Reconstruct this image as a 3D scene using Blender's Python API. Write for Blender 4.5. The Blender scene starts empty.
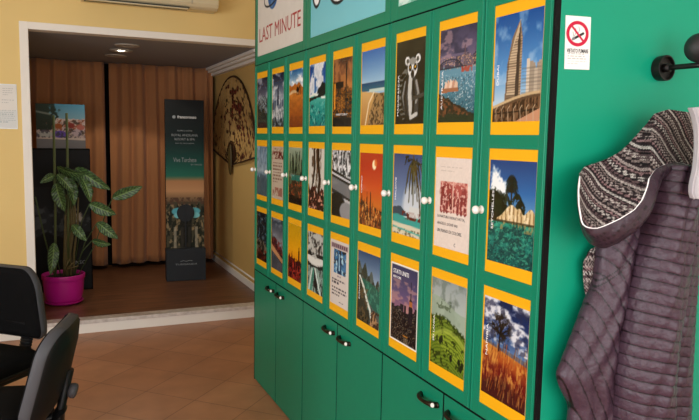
import bpy, math, random
import numpy as np
from mathutils import Vector, Matrix
random.seed(4)
S = bpy.context.scene
COL = S.collection
PI = math.pi
X, Y, Z = Vector((1, 0, 0)), Vector((0, 1, 0)), Vector((0, 0, 1))

# ------------------------------------------------------------------ colours and materials
def lin(c):
    if isinstance(c, str):
        c = [int(c[i:i + 2], 16) / 255 for i in (0, 2, 4)]
    return tuple(((v / 12.92) if v <= .04045 else ((v + .055) / 1.055) ** 2.4) for v in c)

def mat(name, col, rough=.5, metal=0, spec=.5, noise=None, bump=0, bump_scale=60, sheen=0, coat=0, emit=None, trans=0):
    m = bpy.data.materials.new(name); m.use_nodes = True
    nt = m.node_tree; b = nt.nodes['Principled BSDF']
    b.inputs['Base Color'].default_value = (*lin(col), 1)
    b.inputs['Roughness'].default_value = rough
    b.inputs['Metallic'].default_value = metal
    b.inputs['Specular IOR Level'].default_value = spec
    b.inputs['Sheen Weight'].default_value = sheen
    b.inputs['Coat Weight'].default_value = coat
    b.inputs['Transmission Weight'].default_value = trans
    tc = nt.nodes.new('ShaderNodeTexCoord')
    if noise:
        c2, sc = noise
        n = nt.nodes.new('ShaderNodeTexNoise'); n.inputs['Scale'].default_value = sc; n.inputs['Detail'].default_value = 5
        mx = nt.nodes.new('ShaderNodeMix'); mx.data_type = 'RGBA'
        mx.inputs[6].default_value = (*lin(col), 1); mx.inputs[7].default_value = (*lin(c2), 1)
        nt.links.new(tc.outputs['Object'], n.inputs['Vector']); nt.links.new(n.outputs['Fac'], mx.inputs[0])
        nt.links.new(mx.outputs[2], b.inputs['Base Color'])
    if bump:
        n = nt.nodes.new('ShaderNodeTexNoise'); n.inputs['Scale'].default_value = bump_scale; n.inputs['Detail'].default_value = 4
        bp = nt.nodes.new('ShaderNodeBump'); bp.inputs['Strength'].default_value = bump; bp.inputs['Distance'].default_value = .01
        nt.links.new(tc.outputs['Object'], n.inputs['Vector']); nt.links.new(n.outputs['Fac'], bp.inputs['Height'])
        nt.links.new(bp.outputs['Normal'], b.inputs['Normal'])
    if emit:
        b.inputs['Emission Color'].default_value = (*lin(emit[0]), 1); b.inputs['Emission Strength'].default_value = emit[1]
    return m

def print_mat(name, rough=.35, coat=0, sheen=0, spec=.5, bump=0, bump_scale=60):
    m = mat(name, 'ffffff', rough, coat=coat, sheen=sheen, spec=spec, bump=bump, bump_scale=bump_scale); nt = m.node_tree
    a = nt.nodes.new('ShaderNodeAttribute'); a.attribute_name = 'print'
    nt.links.new(a.outputs['Color'], nt.nodes['Principled BSDF'].inputs['Base Color'])
    return m

M = {}
M['green'] = mat('teal_green_lacquer', '0a8161', .36, spec=.25, noise=('09785a', 3), bump=.04, bump_scale=25)
M['green_wall'] = mat('teal_green_paint', '079a78', .42, spec=.3, noise=('0a9574', 2.5), bump=.03, bump_scale=18)
M['yellow_panel'] = mat('yellow_card', 'f0ae06', .45)
M['black'] = mat('gap_black', '070707', .7, spec=.2)
M['gap'] = mat('dark_carcass_gap_shade', '08120d', .8, spec=.1)
M['knob'] = mat('porcelain_highlight_white', 'f2eee6', .12, coat=.5)
M['nickel'] = mat('polished_nickel', 'd9d4cc', .16, metal=1)
M['bronze'] = mat('aged_bronze', '3a3026', .3, metal=.85)
M['print'] = print_mat('glossy_print', .22, spec=.3)
M['matte_print'] = print_mat('matte_print', .6, spec=.25)
M['knit'] = print_mat('fair_isle_knit', .95, spec=.1)
M['leafp'] = print_mat('leaf_green', .45)
M['white_ink'] = mat('white_ink', 'f4f4f4', .4)
M['black_ink'] = mat('black_ink', '2b2b30', .5)
M['red_ink'] = mat('red_ink', 'a3161f', .45)
M['grey_ink'] = mat('grey_ink', '8a8f92', .5)
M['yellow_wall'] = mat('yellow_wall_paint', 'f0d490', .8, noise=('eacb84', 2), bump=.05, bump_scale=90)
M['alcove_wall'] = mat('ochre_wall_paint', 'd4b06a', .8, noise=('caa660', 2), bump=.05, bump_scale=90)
M['white_trim'] = mat('white_trim_paint', 'f4efe6', .5)
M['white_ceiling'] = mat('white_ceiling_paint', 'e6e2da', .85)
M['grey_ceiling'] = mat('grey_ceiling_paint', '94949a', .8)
M['ivory'] = mat('ivory_plastic', 'd8c9a4', .4)
M['dark_plastic'] = mat('black_plastic', '0d0d0f', .5, spec=.3, bump=.05, bump_scale=300)
M['edge_plastic'] = mat('grey_worn_plastic', '454549', .5, spec=.3)
M['black_cloth'] = mat('black_upholstery', '0a0a0b', .95, spec=.1, noise=('0f0f10', 160), bump=.2, bump_scale=400)
M['black_metal'] = mat('black_metal', '161616', .4, metal=.3)
M['hook'] = mat('dark_bronze_metal', '1e1b19', .42, metal=.5)
M['hook_ball'] = mat('black_turned_wood', '1d1c1c', .55, bump=.05, bump_scale=120)
M['pot'] = mat('magenta_plastic', 'c2188f', .35)
M['soil'] = mat('potting_soil', '2b1c14', .95, noise=('150d08', 60), bump=.6, bump_scale=90)
M['stake'] = mat('mossy_bamboo', '5f6a3c', .8, noise=('4a5230', 25))
M['stem'] = mat('brown_stem', '6d5a33', .75, noise=('4e4a2a', 30))
M['petiole'] = mat('green_stem', '3c4c24', .6)
M['curtain'] = mat('rust_curtain_cloth', 'b57c52', .9, spec=.15, sheen=.2, bump=.1, bump_scale=300)
M['slate'] = mat('slate_card', '2a2e33', .7, spec=.25)
M['totem_edge'] = mat('dark_card_edge', '050505', .8, spec=.15)
M['fan_wood'] = mat('dark_fan_wood', '3c2212', .55)
M['fan_ochre'] = mat('olive_lacquer', '4a3c18', .5)
M['puffer'] = print_mat('plum_nylon', .40, spec=.4, bump=.6, bump_scale=38)
M['puffer_dark'] = mat('dark_plum_nylon', '33242d', .55, spec=.3, noise=('35242e', 14), bump=.35, bump_scale=45)
M['piping'] = mat('white_piping', 'f3f1f1', .6)
M['greycloth'] = mat('pale_grey_jersey', 'b9b4b8', .9, noise=('a8a3a8', 30), bump=.15, bump_scale=200, sheen=.2)
M['paper'] = mat('white_paper', 'eceae4', .7)
M['acrylic'] = mat('clear_acrylic', 'dfe6ea', .12, coat=.5)
M['steel'] = mat('spot_rim_enamel', 'b0a89c', .3)
M['bulb'] = mat('lit_bulb', 'ffffff', .3, emit=('fff4e0', 14))
M['bulb_off'] = mat('unlit_bulb', '8d8880', .2)
M['marble'] = mat('grey_marble', 'f2ece6', .3, noise=('a89c94', 26))
M['plain_wall'] = mat('off_white_paint', 'e9e4da', .85)
M['dark_wall'] = mat('black_behind_curtains', '0c0a09', .9, spec=.1)
M['glass'] = mat('window_glass', 'ffffff', .02, trans=1)

def floor_mat():
    m = mat('terracotta_tiles', 'b06a3c', .4); nt = m.node_tree; b = nt.nodes['Principled BSDF']
    tc = nt.nodes.new('ShaderNodeTexCoord'); mp = nt.nodes.new('ShaderNodeMapping')
    mp.inputs['Rotation'].default_value = (0, 0, math.radians(FLOOR_ROT)); mp.inputs['Location'].default_value = FLOOR_OFF
    br = nt.nodes.new('ShaderNodeTexBrick'); br.offset = 0
    br.inputs['Scale'].default_value = 1; br.inputs['Brick Width'].default_value = FLOOR_TILE; br.inputs['Row Height'].default_value = FLOOR_TILE
    br.inputs['Mortar Size'].default_value = .004; br.inputs['Mortar Smooth'].default_value = .3; br.inputs['Bias'].default_value = 0
    br.inputs['Color1'].default_value = (*lin('b5805c'), 1); br.inputs['Color2'].default_value = (*lin('a97552'), 1)
    br.inputs['Mortar'].default_value = (*lin('8a5c40'), 1)
    n = nt.nodes.new('ShaderNodeTexNoise'); n.inputs['Scale'].default_value = 4.5; n.inputs['Detail'].default_value = 6
    ov = nt.nodes.new('ShaderNodeMix'); ov.data_type = 'RGBA'; ov.blend_type = 'OVERLAY'; ov.inputs[0].default_value = .35
    nt.links.new(tc.outputs['Object'], mp.inputs['Vector']); nt.links.new(mp.outputs['Vector'], br.inputs['Vector'])
    nt.links.new(tc.outputs['Object'], n.inputs['Vector'])
    nt.links.new(br.outputs['Color'], ov.inputs[6]); nt.links.new(n.outputs['Fac'], ov.inputs[7])
    nt.links.new(ov.outputs[2], b.inputs['Base Color'])
    bp = nt.nodes.new('ShaderNodeBump'); bp.inputs['Strength'].default_value = .3; bp.inputs['Distance'].default_value = .003; bp.invert = True
    nt.links.new(br.outputs['Fac'], bp.inputs['Height']); nt.links.new(bp.outputs['Normal'], b.inputs['Normal'])
    return m
FLOOR_ROT, FLOOR_OFF, FLOOR_TILE = 45, (.087, .244, 0), .357

def wood_floor_mat():
    m = mat('brown_laminate', '6a3f26', .35); nt = m.node_tree; b = nt.nodes['Principled BSDF']
    tc = nt.nodes.new('ShaderNodeTexCoord'); mp = nt.nodes.new('ShaderNodeMapping'); mp.inputs['Scale'].default_value = (1.5, 14, 1)
    n = nt.nodes.new('ShaderNodeTexNoise'); n.inputs['Scale'].default_value = 2; n.inputs['Detail'].default_value = 6
    r = nt.nodes.new('ShaderNodeValToRGB'); r.color_ramp.elements[0].color = (*lin('5a3a28'), 1); r.color_ramp.elements[1].color = (*lin('875c40'), 1)
    r.color_ramp.elements[0].position = .3; r.color_ramp.elements[1].position = .7
    nt.links.new(tc.outputs['Object'], mp.inputs['Vector']); nt.links.new(mp.outputs['Vector'], n.inputs['Vector'])
    nt.links.new(n.outputs['Fac'], r.inputs['Fac']); nt.links.new(r.outputs['Color'], b.inputs['Base Color'])
    return m
M['floor'] = floor_mat(); M['wood_floor'] = wood_floor_mat()

# ------------------------------------------------------------------ mesh helpers
class MB:
    def __init__(s): s.v = []; s.f = []
    def box(s, x0, x1, y0, y1, z0, z1):
        i = len(s.v)
        s.v += [(x, y, z) for z in (z0, z1) for y in (y0, y1) for x in (x0, x1)]
        s.f += [tuple(i + k for k in q) for q in ((0, 2, 3, 1), (4, 5, 7, 6), (0, 1, 5, 4), (2, 6, 7, 3), (0, 4, 6, 2), (1, 3, 7, 5))]
        return s
    def rings(s, rings, cap=True, closed=True):
        i = len(s.v); n = len(rings[0])
        for r in rings: s.v += [tuple(p) for p in r]
        for a in range(len(rings) - 1):
            for b in range(n if closed else n - 1):
                c = (b + 1) % n
                s.f.append((i + a * n + b, i + a * n + c, i + (a + 1) * n + c, i + (a + 1) * n + b))
        if cap:
            s.f.append(tuple(i + b for b in reversed(range(n)))); s.f.append(tuple(i + (len(rings) - 1) * n + b for b in range(n)))
        return s
    def tube(s, pts, r, n=10, flat=1.0):
        pts = [Vector(p) for p in pts]; rings = []; up = None
        for k, p in enumerate(pts):
            t = (pts[min(k + 1, len(pts) - 1)] - pts[max(k - 1, 0)]).normalized()
            if up is None:
                up = t.cross(Z if abs(t.z) < .9 else X).normalized()
            up = (up - t * up.dot(t)).normalized(); w = t.cross(up)
            rr = r[k] if isinstance(r, (list, tuple)) else r
            rings.append([p + up * math.cos(2 * PI * j / n) * rr + w * math.sin(2 * PI * j / n) * rr * flat for j in range(n)])
        return s.rings(rings)
    def lathe(s, prof, o=(0, 0, 0), axis=Z, n=32):
        axis = Vector(axis).normalized(); a = axis.cross(X if abs(axis.x) < .9 else Y).normalized(); b = axis.cross(a); o = Vector(o)
        return s.rings([[o + axis * h + (a * math.cos(2 * PI * j / n) + b * math.sin(2 * PI * j / n)) * max(r, 1e-4) for j in range(n)] for r, h in prof])
    def ball(s, c, r, n=24, sx=1, sy=1, sz=1):
        c = Vector(c)
        return s.rings([[c + Vector((r * sx * math.sin(PI * i / n) * math.cos(2 * PI * j / n), r * sy * math.sin(PI * i / n) * math.sin(2 * PI * j / n), -r * sz * math.cos(PI * i / n))) for j in range(n)] for i in [.01] + list(range(1, n)) + [n - .01]])
    def build(s, name, m, parent=None, smooth=False, bevel=0, seg=2, subd=0):
        me = bpy.data.meshes.new(name); me.from_pydata([tuple(p) for p in s.v], [], s.f); me.update()
        o = bpy.data.objects.new(name, me); COL.objects.link(o); o.data.materials.append(m)
        if parent: o.parent = parent
        if smooth: me.shade_smooth()
        if bevel:
            bv = o.modifiers.new('bevel', 'BEVEL'); bv.width = bevel; bv.segments = seg; bv.limit_method = 'ANGLE'
        if subd:
            sb = o.modifiers.new('sub', 'SUBSURF'); sb.levels = sb.render_levels = subd
        return o

def fix_normals(o):
    import bmesh
    bm = bmesh.new(); bm.from_mesh(o.data); bmesh.ops.recalc_face_normals(bm, faces=bm.faces); bm.to_mesh(o.data); bm.free()
    return o

def empty(name, loc=(0, 0, 0), rz=0):
    o = bpy.data.objects.new(name, None); o.empty_display_size = .1; COL.objects.link(o)
    o.location = loc; o.rotation_euler = (0, 0, rz); return o

def tag(o, label, cat, group=None, kind=None):
    o['label'] = label; o['category'] = cat
    if group: o['group'] = group
    if kind: o['kind'] = kind
    return o

def struct(name, mb, m, parent=None, bevel=0):
    o = mb.build(name, m, parent, bevel=bevel)
    o['kind'] = 'structure'
    return o

def copy_tree(o, parent=None):
    kids = list(o.children)
    c = o.copy(); COL.objects.link(c)
    if parent: c.parent = parent
    for k in kids: copy_tree(k, c)
    return c

def basis(origin, u, n):          # local x along u, local y up, local z along n
    u, n = Vector(u).normalized(), Vector(n).normalized(); v = n.cross(u)
    m = Matrix((u, v, n)).transposed().to_4x4(); m.translation = Vector(origin); return m

def text_mesh(body, size, width=None, height=None, align='LEFT', depth=.0002, bold=0):
    cu = bpy.data.curves.new('lettering', 'FONT'); cu.body = body; cu.size = size; cu.resolution_u = 2
    cu.align_x = align; cu.extrude = depth; cu.offset = bold
    o = bpy.data.objects.new('lettering', cu); COL.objects.link(o)
    bpy.context.view_layer.update()
    me = bpy.data.meshes.new_from_object(o.evaluated_get(bpy.context.evaluated_depsgraph_get()))
    bpy.data.objects.remove(o); bpy.data.curves.remove(cu)
    co = np.empty(len(me.vertices) * 3, np.float32); me.vertices.foreach_get('co', co); co = co.reshape(-1, 3)
    if len(co) and (width or height):
        lo, hi = co.min(0), co.max(0); sx = width / (hi[0] - lo[0]) if width else 1; sy = height / (hi[1] - lo[1]) if height else sx
        if not width: sx = sy
        x0 = {'LEFT': lo[0], 'CENTER': (lo[0] + hi[0]) / 2, 'RIGHT': hi[0]}[align]
        co[:, 0] = (co[:, 0] - x0) * sx; co[:, 1] = (co[:, 1] - lo[1]) * sy
        me.vertices.foreach_set('co', co.ravel())
    me.update(); return me

def lettering(parent, items, m, z, name='lettering', bold=0):
    """items: (text, x, y, width or None, height, rotation in degrees, align); one object per line"""
    for body, x, y, w, h, rot, al in items:
        me = text_mesh(body, .05, w, h, al, bold=bold); c, s_ = math.cos(math.radians(rot)), math.sin(math.radians(rot))
        mb = MB(); mb.v = [(x + v.co.x * c - v.co.y * s_, y + v.co.x * s_ + v.co.y * c, z + v.co.z) for v in me.vertices]
        mb.f = [tuple(p.vertices) for p in me.polygons]; bpy.data.meshes.remove(me)
        o = mb.build(name, m, parent)
    return o

# ------------------------------------------------------------------ printed pictures (each picture is a fine grid of printed dots)
def rgb(c): return np.array([int(c[i:i + 2], 16) / 255 for i in (0, 2, 4)])
class Art:
    def __init__(s, nx, ny, asp, seed=0, base='ffffff'):
        s.nx, s.ny, s.asp = nx, ny, asp; s.rng = np.random.default_rng(seed)
        s.u, s.v = np.meshgrid((np.arange(nx) + .5) / nx, (np.arange(ny) + .5) / ny)
        s.img = np.ones((ny, nx, 3)) * rgb(base)
    def noise(s, f, fy=None, octv=4):
        out = np.zeros_like(s.u); amp, tot = 1, 0; fy = (fy or f / s.asp) * 1.7; f = f * 1.7
        for o in range(octv):
            gx, gy = max(2, int(f * 2 ** o) + 2), max(2, int(fy * 2 ** o) + 2); g = s.rng.random((gy, gx))
            px, py = s.u * (gx - 1.001), s.v * (gy - 1.001); ix, iy = px.astype(int), py.astype(int); fx, fy_ = px - ix, py - iy
            fx = fx * fx * (3 - 2 * fx); fy_ = fy_ * fy_ * (3 - 2 * fy_)
            out += amp * ((g[iy, ix] * (1 - fx) + g[iy, ix + 1] * fx) * (1 - fy_) + (g[iy + 1, ix] * (1 - fx) + g[iy + 1, ix + 1] * fx) * fy_)
            tot += amp; amp *= .55
        return out / tot
    def mix(s, m, c, a=1):
        m = np.clip(m * a, 0, 1)[..., None]; c = rgb(c) if isinstance(c, str) else c; s.img = s.img * (1 - m) + c * m; return s
    def grad(s, stops, m=None, t=None):
        t = s.v if t is None else t; vs = [a for a, _ in stops]; cs = np.array([rgb(c) for _, c in stops])
        c = np.stack([np.interp(t, vs, cs[:, k]) for k in range(3)], -1)
        return s.mix(np.ones_like(s.u) if m is None else m, c)
    def soft(s, d, w=.01): return np.clip(d / w + .5, 0, 1)
    def poly(s, pts, c, a=1):
        x, y = s.u, s.v; ins = np.zeros_like(x, bool); n = len(pts)
        for i in range(n):
            (x0, y0), (x1, y1) = pts[i], pts[(i + 1) % n]
            if y0 == y1: continue
            ins ^= ((y0 > y) != (y1 > y)) & (x < (x1 - x0) * (y - y0) / (y1 - y0) + x0)
        return s.mix(ins.astype(float), c, a)
    def ell(s, cx, cy, rx, ry, c, a=1, w=.15):
        d = np.sqrt(((s.u - cx) / rx) ** 2 + ((s.v - cy) / ry) ** 2); return s.mix(s.soft(1 - d, w), c, a)
    def line(s, pts, w, c, a=1):
        best = np.full_like(s.u, 9.)
        for (x0, y0), (x1, y1) in zip(pts, pts[1:]):
            ax, ay, bx, by = x0 * s.asp, y0, x1 * s.asp, y1; dx, dy = bx - ax, by - ay
            t = np.clip(((s.u * s.asp - ax) * dx + (s.v - ay) * dy) / (dx * dx + dy * dy + 1e-9), 0, 1)
            best = np.minimum(best, np.hypot(s.u * s.asp - ax - t * dx, s.v - ay - t * dy))
        return s.mix(s.soft(w / 2 - best, .008), c, a)
    def below(s, f, c, a=1, w=.008): return s.mix(s.soft(f - s.v, w), c, a)       # everything under height field f(u)
    def ridge(s, lvl, amp, f, seed=1):
        r = np.random.default_rng(seed); y = np.zeros(s.nx); x = (np.arange(s.nx) + .5) / s.nx
        for o in range(4):
            k = int(f * 2 ** o) + 2; y += np.interp(x, np.linspace(0, 1, k), r.random(k) - .5) * .6 ** o
        return np.tile(lvl + amp * y, (s.ny, 1))
    def band(s, v0, v1, u0=0, u1=1): return ((s.v >= v0) & (s.v < v1) & (s.u >= u0) & (s.u <= u1)).astype(float)
    def tint(s, amount, f, fy=None): s.img = np.clip(s.img * (1 + amount * (s.noise(f, fy) - .5) * 2)[..., None], 0, 1); return s

def sheet(name, art, w, h, m, parent=None, t=.0012, edge=None):
    nx, ny = art.nx, art.ny
    xs, ys = np.linspace(-w / 2, w / 2, nx), np.linspace(-h / 2, h / 2, ny)
    v = [(x, y, t) for y in ys for x in xs]
    f = [(j * nx + i, j * nx + i + 1, (j + 1) * nx + i + 1, (j + 1) * nx + i) for j in range(ny - 1) for i in range(nx - 1)]
    k = len(v); b = MB().box(-w / 2, w / 2, -h / 2, h / 2, 0, t - .0003)
    v += b.v; f += [tuple(k + q for q in p) for p in b.f]
    me = bpy.data.meshes.new(name); me.from_pydata(v, [], f)
    at = me.color_attributes.new('print', 'FLOAT_COLOR', 'POINT')
    c = art.img.reshape(-1, 3); c = np.where(c <= .04045, c / 12.92, ((c + .055) / 1.055) ** 2.4)
    e = np.tile(np.array(lin(edge or 'd8d4cc')), (8, 1)); c = np.concatenate([c, e]); c = np.concatenate([c, np.ones((len(c), 1))], 1)
    at.data.foreach_set('color', c.astype(np.float32).ravel()); me.update()
    o = bpy.data.objects.new(name, me); COL.objects.link(o); me.materials.append(m)
    if parent: o.parent = parent
    return o

# ------------------------------------------------------------------ measures of the place
W, Y0, U = 1.2117, 4.1589, .9184          # cabinet front plane, far end, unit width
D = U / 3
OA, OB = .0467, .2217                     # opening offset and width in a door
ROWS = [(1.6176, 1.9932), (1.2029, 1.5772), (.7858, 1.1601)]
ZT, ZL, ZTOP = 2.0406, .740, 2.66
YF, ZS, ZB, XS = 5.6275, .108, 2.363, 1.80
YE = 1.3994
CEIL = 3.0

# ------------------------------------------------------------------ room shell
struct('floor', MB().box(-3.2, 3.2, -2.6, YF, -.1, 0), M['floor'])
struct('floor_alcove', MB().box(-.6, XS, YF + .09, 7.95, 0, ZS), M['wood_floor'])
struct('ceiling', MB().box(-3.3, 3.3, -2.7, YF + .1, CEIL, CEIL + .1), M['white_ceiling'])
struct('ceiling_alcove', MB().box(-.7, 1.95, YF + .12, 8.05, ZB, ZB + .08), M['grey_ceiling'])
wf = MB().box(-3.2, -.164, YF, YF + .12, 0, CEIL).box(-.164, 2.6, YF, YF + .12, 2.417, CEIL).box(XS, 2.6, YF, YF + .12, 0, 2.417)
struct('wall_far', wf, M['yellow_wall'])
struct('trim_1', MB().box(-.164, -.104, YF - .012, YF + .13, 0, 2.417).box(-.104, XS, YF - .012, YF + .13, ZB, 2.417), M['white_trim'], bevel=.003)
struct('trim_2', MB().box(-.104, XS, YF - .004, YF + .1, 0, .078), M['white_trim'])           # step riser
struct('trim_3', MB().box(-.104, XS, YF - .018, YF + .1, .0785, ZS + .001), M['marble'], bevel=.003)   # marble nosing
struct('baseboard_far', MB().box(-3.2, -.164, YF - .014, YF, 0, .085), M['white_trim'], bevel=.003)
struct('wall_alcove_back', MB().box(-.7, 1.95, 7.95, 8.05, 0, ZB), M['dark_wall'])  # coloured black so the gaps round the curtains look dark
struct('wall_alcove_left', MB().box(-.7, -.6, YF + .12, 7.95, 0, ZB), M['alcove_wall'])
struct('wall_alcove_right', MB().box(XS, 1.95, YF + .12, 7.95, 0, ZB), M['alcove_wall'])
struct('baseboard_alcove', MB().box(XS - .014, XS, YF + .13, 7.95, ZS, ZS + .07), M['white_trim'], bevel=.003)
cr = MB()
cr.box(XS - .13, XS, YF + .14, 7.95, ZB - .03, ZB).box(XS - .10, XS, YF + .14, 7.95, ZB - .055, ZB - .03).box(XS - .06, XS, YF + .14, 7.95, ZB - .085, ZB - .055)
struct('trim_4', cr, M['white_trim'], bevel=.006)
struct('wall_cabinet_side', MB().box(1.75, 1.85, YE + .035, YF, 0, CEIL), M['yellow_wall'])
struct('wall_green', MB().box(W + .0185, 3.2, YE, YE + .034, 0, CEIL), M['green_wall'], bevel=.0015)
struct('wall_right', MB().box(3.2, 3.3, -2.6, YE, 0, CEIL), M['plain_wall'])
struct('wall_left', MB().box(-3.3, -3.2, -2.6, YF, 0, .75).box(-3.3, -3.2, -2.6, YF, 2.5, CEIL).box(-3.3, -3.2, -2.6, -1.4, .75, 2.5).box(-3.3, -3.2, 2.4, YF, .75, 2.5), M['plain_wall'])
wb = MB().box(-3.2, 3.2, -2.7, -2.6, 0, .35).box(-3.2, 3.2, -2.7, -2.6, 2.65, CEIL).box(-3.2, -2.4, -2.7, -2.6, .35, 2.65).box(2.4, 3.2, -2.7, -2.6, .35, 2.65)
struct('wall_back', wb, M['plain_wall'])
def window(name, p0, p1, axis):
    (a0, z0), (a1, z1) = p0, p1; f = MB()
    def bx(mb, s0, s1, t0, t1, th):
        if axis == 'y': mb.box(s0, s1, -2.65 - th, -2.65 + th, t0, t1)
        else: mb.box(-3.25 - th, -3.25 + th, s0, s1, t0, t1)
    bx(f, a0, a1, z0, z0 + .06, .03); bx(f, a0, a1, z1 - .06, z1, .03)
    for k in range(4):
        s = a0 + (a1 - a0 - .06) * k / 3; bx(f, s, s + .06, z0 + .06, z1 - .06, .03)
    r = empty(name); r['kind'] = 'structure'
    f.build('window_frame', M['white_trim'], r)
    g = MB(); bx(g, a0 + .06, a1 - .06, z0 + .06, z1 - .06, .003); g.build('window_pane', M['glass'], r)
window('window_1', (-2.4, .35), (2.4, 2.65), 'y')
window('window_2', (-1.4, .75), (2.4, 2.5), 'x')

# ------------------------------------------------------------------ three green cabinets
def R_(mb, ya, yb, z0, z1, x0=W, x1=W + .018): return mb.box(x0, x1, min(ya, yb), max(ya, yb), z0, z1)
GA = .0020                                   # half a door gap
def knob_at(parent, y, z):
    r = MB().lathe([(.013, 0), (.013, .003), (.006, .005), (.005, .012)], (W, y, z), (-1, 0, 0), 20)
    r.lathe([(.005, .010), (.009, .012), (.0125, .017), (.0135, .022), (.012, .027), (.008, .031), (.001, .0325)], (W, y, z), (-1, 0, 0), 20)
    return r.build('knob', M['knob'], parent, smooth=True)
def bow_handle(parent, ya, yb, z):           # bow pull with two round feet
    m = MB(); n = 14; pts = []
    for i in range(n + 1):
        t = i / n; y = ya + (yb - ya) * t
        pts.append((W - .004 - .024 * math.sin(PI * t) ** .6, y, z))
    m.tube(pts, [.0085 + .002 * math.cos(2 * PI * i / n) for i in range(n + 1)], 12)
    for y in (ya, yb): m.lathe([(.011, 0), (.011, .004), (.008, .007)], (W, y, z), (-1, 0, 0), 20)
    h = m.build('handle', M['bronze'], parent, smooth=True)
    MB().ball((W - .0165, min(ya, yb) + .006, z), .0095, 18, .9, 1, .95).build('highlight_ball', M['knob'], parent if False else h, smooth=True)  # white ball stands in for the bright highlight on the bow
    return h
CAB_LABEL = ['green cabinet at the far end, under the LAST MINUTE card', 'middle green cabinet, under the pale blue card', 'green cabinet nearest the coat hook, with the skyscraper poster on its last door']
cabs = []
for j in range(3):
    ya, yb = Y0 - j * U, Y0 - (j + 1) * U    # far edge, near edge
    yn = yb if j < 2 else YE + .036
    c = empty('cabinet', (0, 0, 0)); tag(c, CAB_LABEL[j], 'cabinet', 'green cabinets along the wall'); cabs.append(c)
    b = MB(); x0, x1 = W + .0195, W + .47
    b.box(x0, x1, ya - .018, ya, 0, ZTOP).box(x0, x1, yn, yn + .018, 0, ZTOP).box(x1 - .01, x1, yn + .018, ya - .018, 0, ZTOP)
    for z in (.0, ZL - .009, ZT - .009, ZTOP - .018): b.box(x0, x1 - .01, yn + .018, ya - .018, z, z + .018)
    for (a, bb) in ROWS[:2]: b.box(x0 + .02, x1 - .01, yn + .018, ya - .018, a - .03, a - .012)
    b.build('carcass', M['gap'], c)
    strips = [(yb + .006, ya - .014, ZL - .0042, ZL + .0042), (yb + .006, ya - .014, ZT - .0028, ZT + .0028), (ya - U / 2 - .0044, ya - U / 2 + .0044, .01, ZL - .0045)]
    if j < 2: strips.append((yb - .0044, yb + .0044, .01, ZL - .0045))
    for q in strips: MB().box(W + .0015, W + .018, *q).build('shadow_strip', M['gap'], c)       # dark strips standing in for the shade in the gaps between the fronts
    yl = yb + (.0035 if j == 2 else 0)
    yh = ya - (.012 if j == 0 else 0)
    # lifting flap on top
    fl = MB(); fa, fb = yh - GA, yl + GA
    oa, ob, oz0, oz1 = ya - .057, ya - .871, 2.0915, 2.6
    R_(fl, fa, oa, ZT + .003, ZTOP); R_(fl, ob, fb, ZT + .003, ZTOP); R_(fl, oa, ob, ZT + .003, oz0); R_(fl, oa, ob, oz1, ZTOP)
    f = fl.build('top_flap', M['green'], c, bevel=.0015)
    R_(MB(), oa, ob, oz0, oz1, W + .004, W + .016).build('flap_panel', M['green'], f)
    # three doors with three openings each
    for k in range(3):
        K = 3 * j + k; da, db = Y0 - K * D, Y0 - (K + 1) * D
        ea, eb = (da - .012 if K == 0 else da) - GA, db + (.0035 if K == 8 else 0) + GA
        oa, ob = da - OA, da - OA - OB
        m = MB()
        R_(m, ea, oa, ZL + .0035, ZT - .0025); R_(m, ob, eb, ZL + .0035, ZT - .0025)
        zz = [ZL + .0035, ROWS[2][0], ROWS[2][1], ROWS[1][0], ROWS[1][1], ROWS[0][0], ROWS[0][1], ZT - .0025]
        for q in range(0, 8, 2): R_(m, oa, ob, zz[q], zz[q + 1])
        # thin beads that run down both stiles
        for yy in (ea - .007, eb + .007): m.tube([(W, yy, ZL + .006), (W, yy, ZT - .006)], .0032, 8)
        d = m.build('display_door', M['green'], c, bevel=.0012)
        for z0, z1 in ROWS: R_(MB(), oa, ob, z0, z1, W + .0035, W + .0165).build('yellow_panel', M['yellow_panel'], d)
        knob_at(d, da - .0225, 1.389)
    # two plain doors below
    for k in range(2):
        pa, pb = ya - k * U / 2, ya - (k + 1) * U / 2
        ea = pa - (.012 if (j == 0 and k == 0) else 0) - .0048; eb = pb + (.0035 if (j == 2 and k == 1) else 0) + .0048
        d = R_(MB(), ea, eb, .008, ZL - .0045).build('cupboard_door', M['green'], c, bevel=.0015)
        if k == 0: bow_handle(d, pb + .035, pb + .145, .684)
        else: bow_handle(d, pa - .035, pa - .145, .684)
    if j == 0: MB().box(W + .002, W + .0195, Y0 - .0125, Y0, 0, ZTOP).build('dark_gap_strip', M['black'], c)  # black strip standing in for the dark gap at the far end
    if j == 2: MB().box(W + .0006, W + .018, yb - .0045, yb + .0022, 0, ZTOP).build('dark_gap_strip', M['black'], c)  # black strip standing in for the shaded recess beside the green wall

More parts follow.
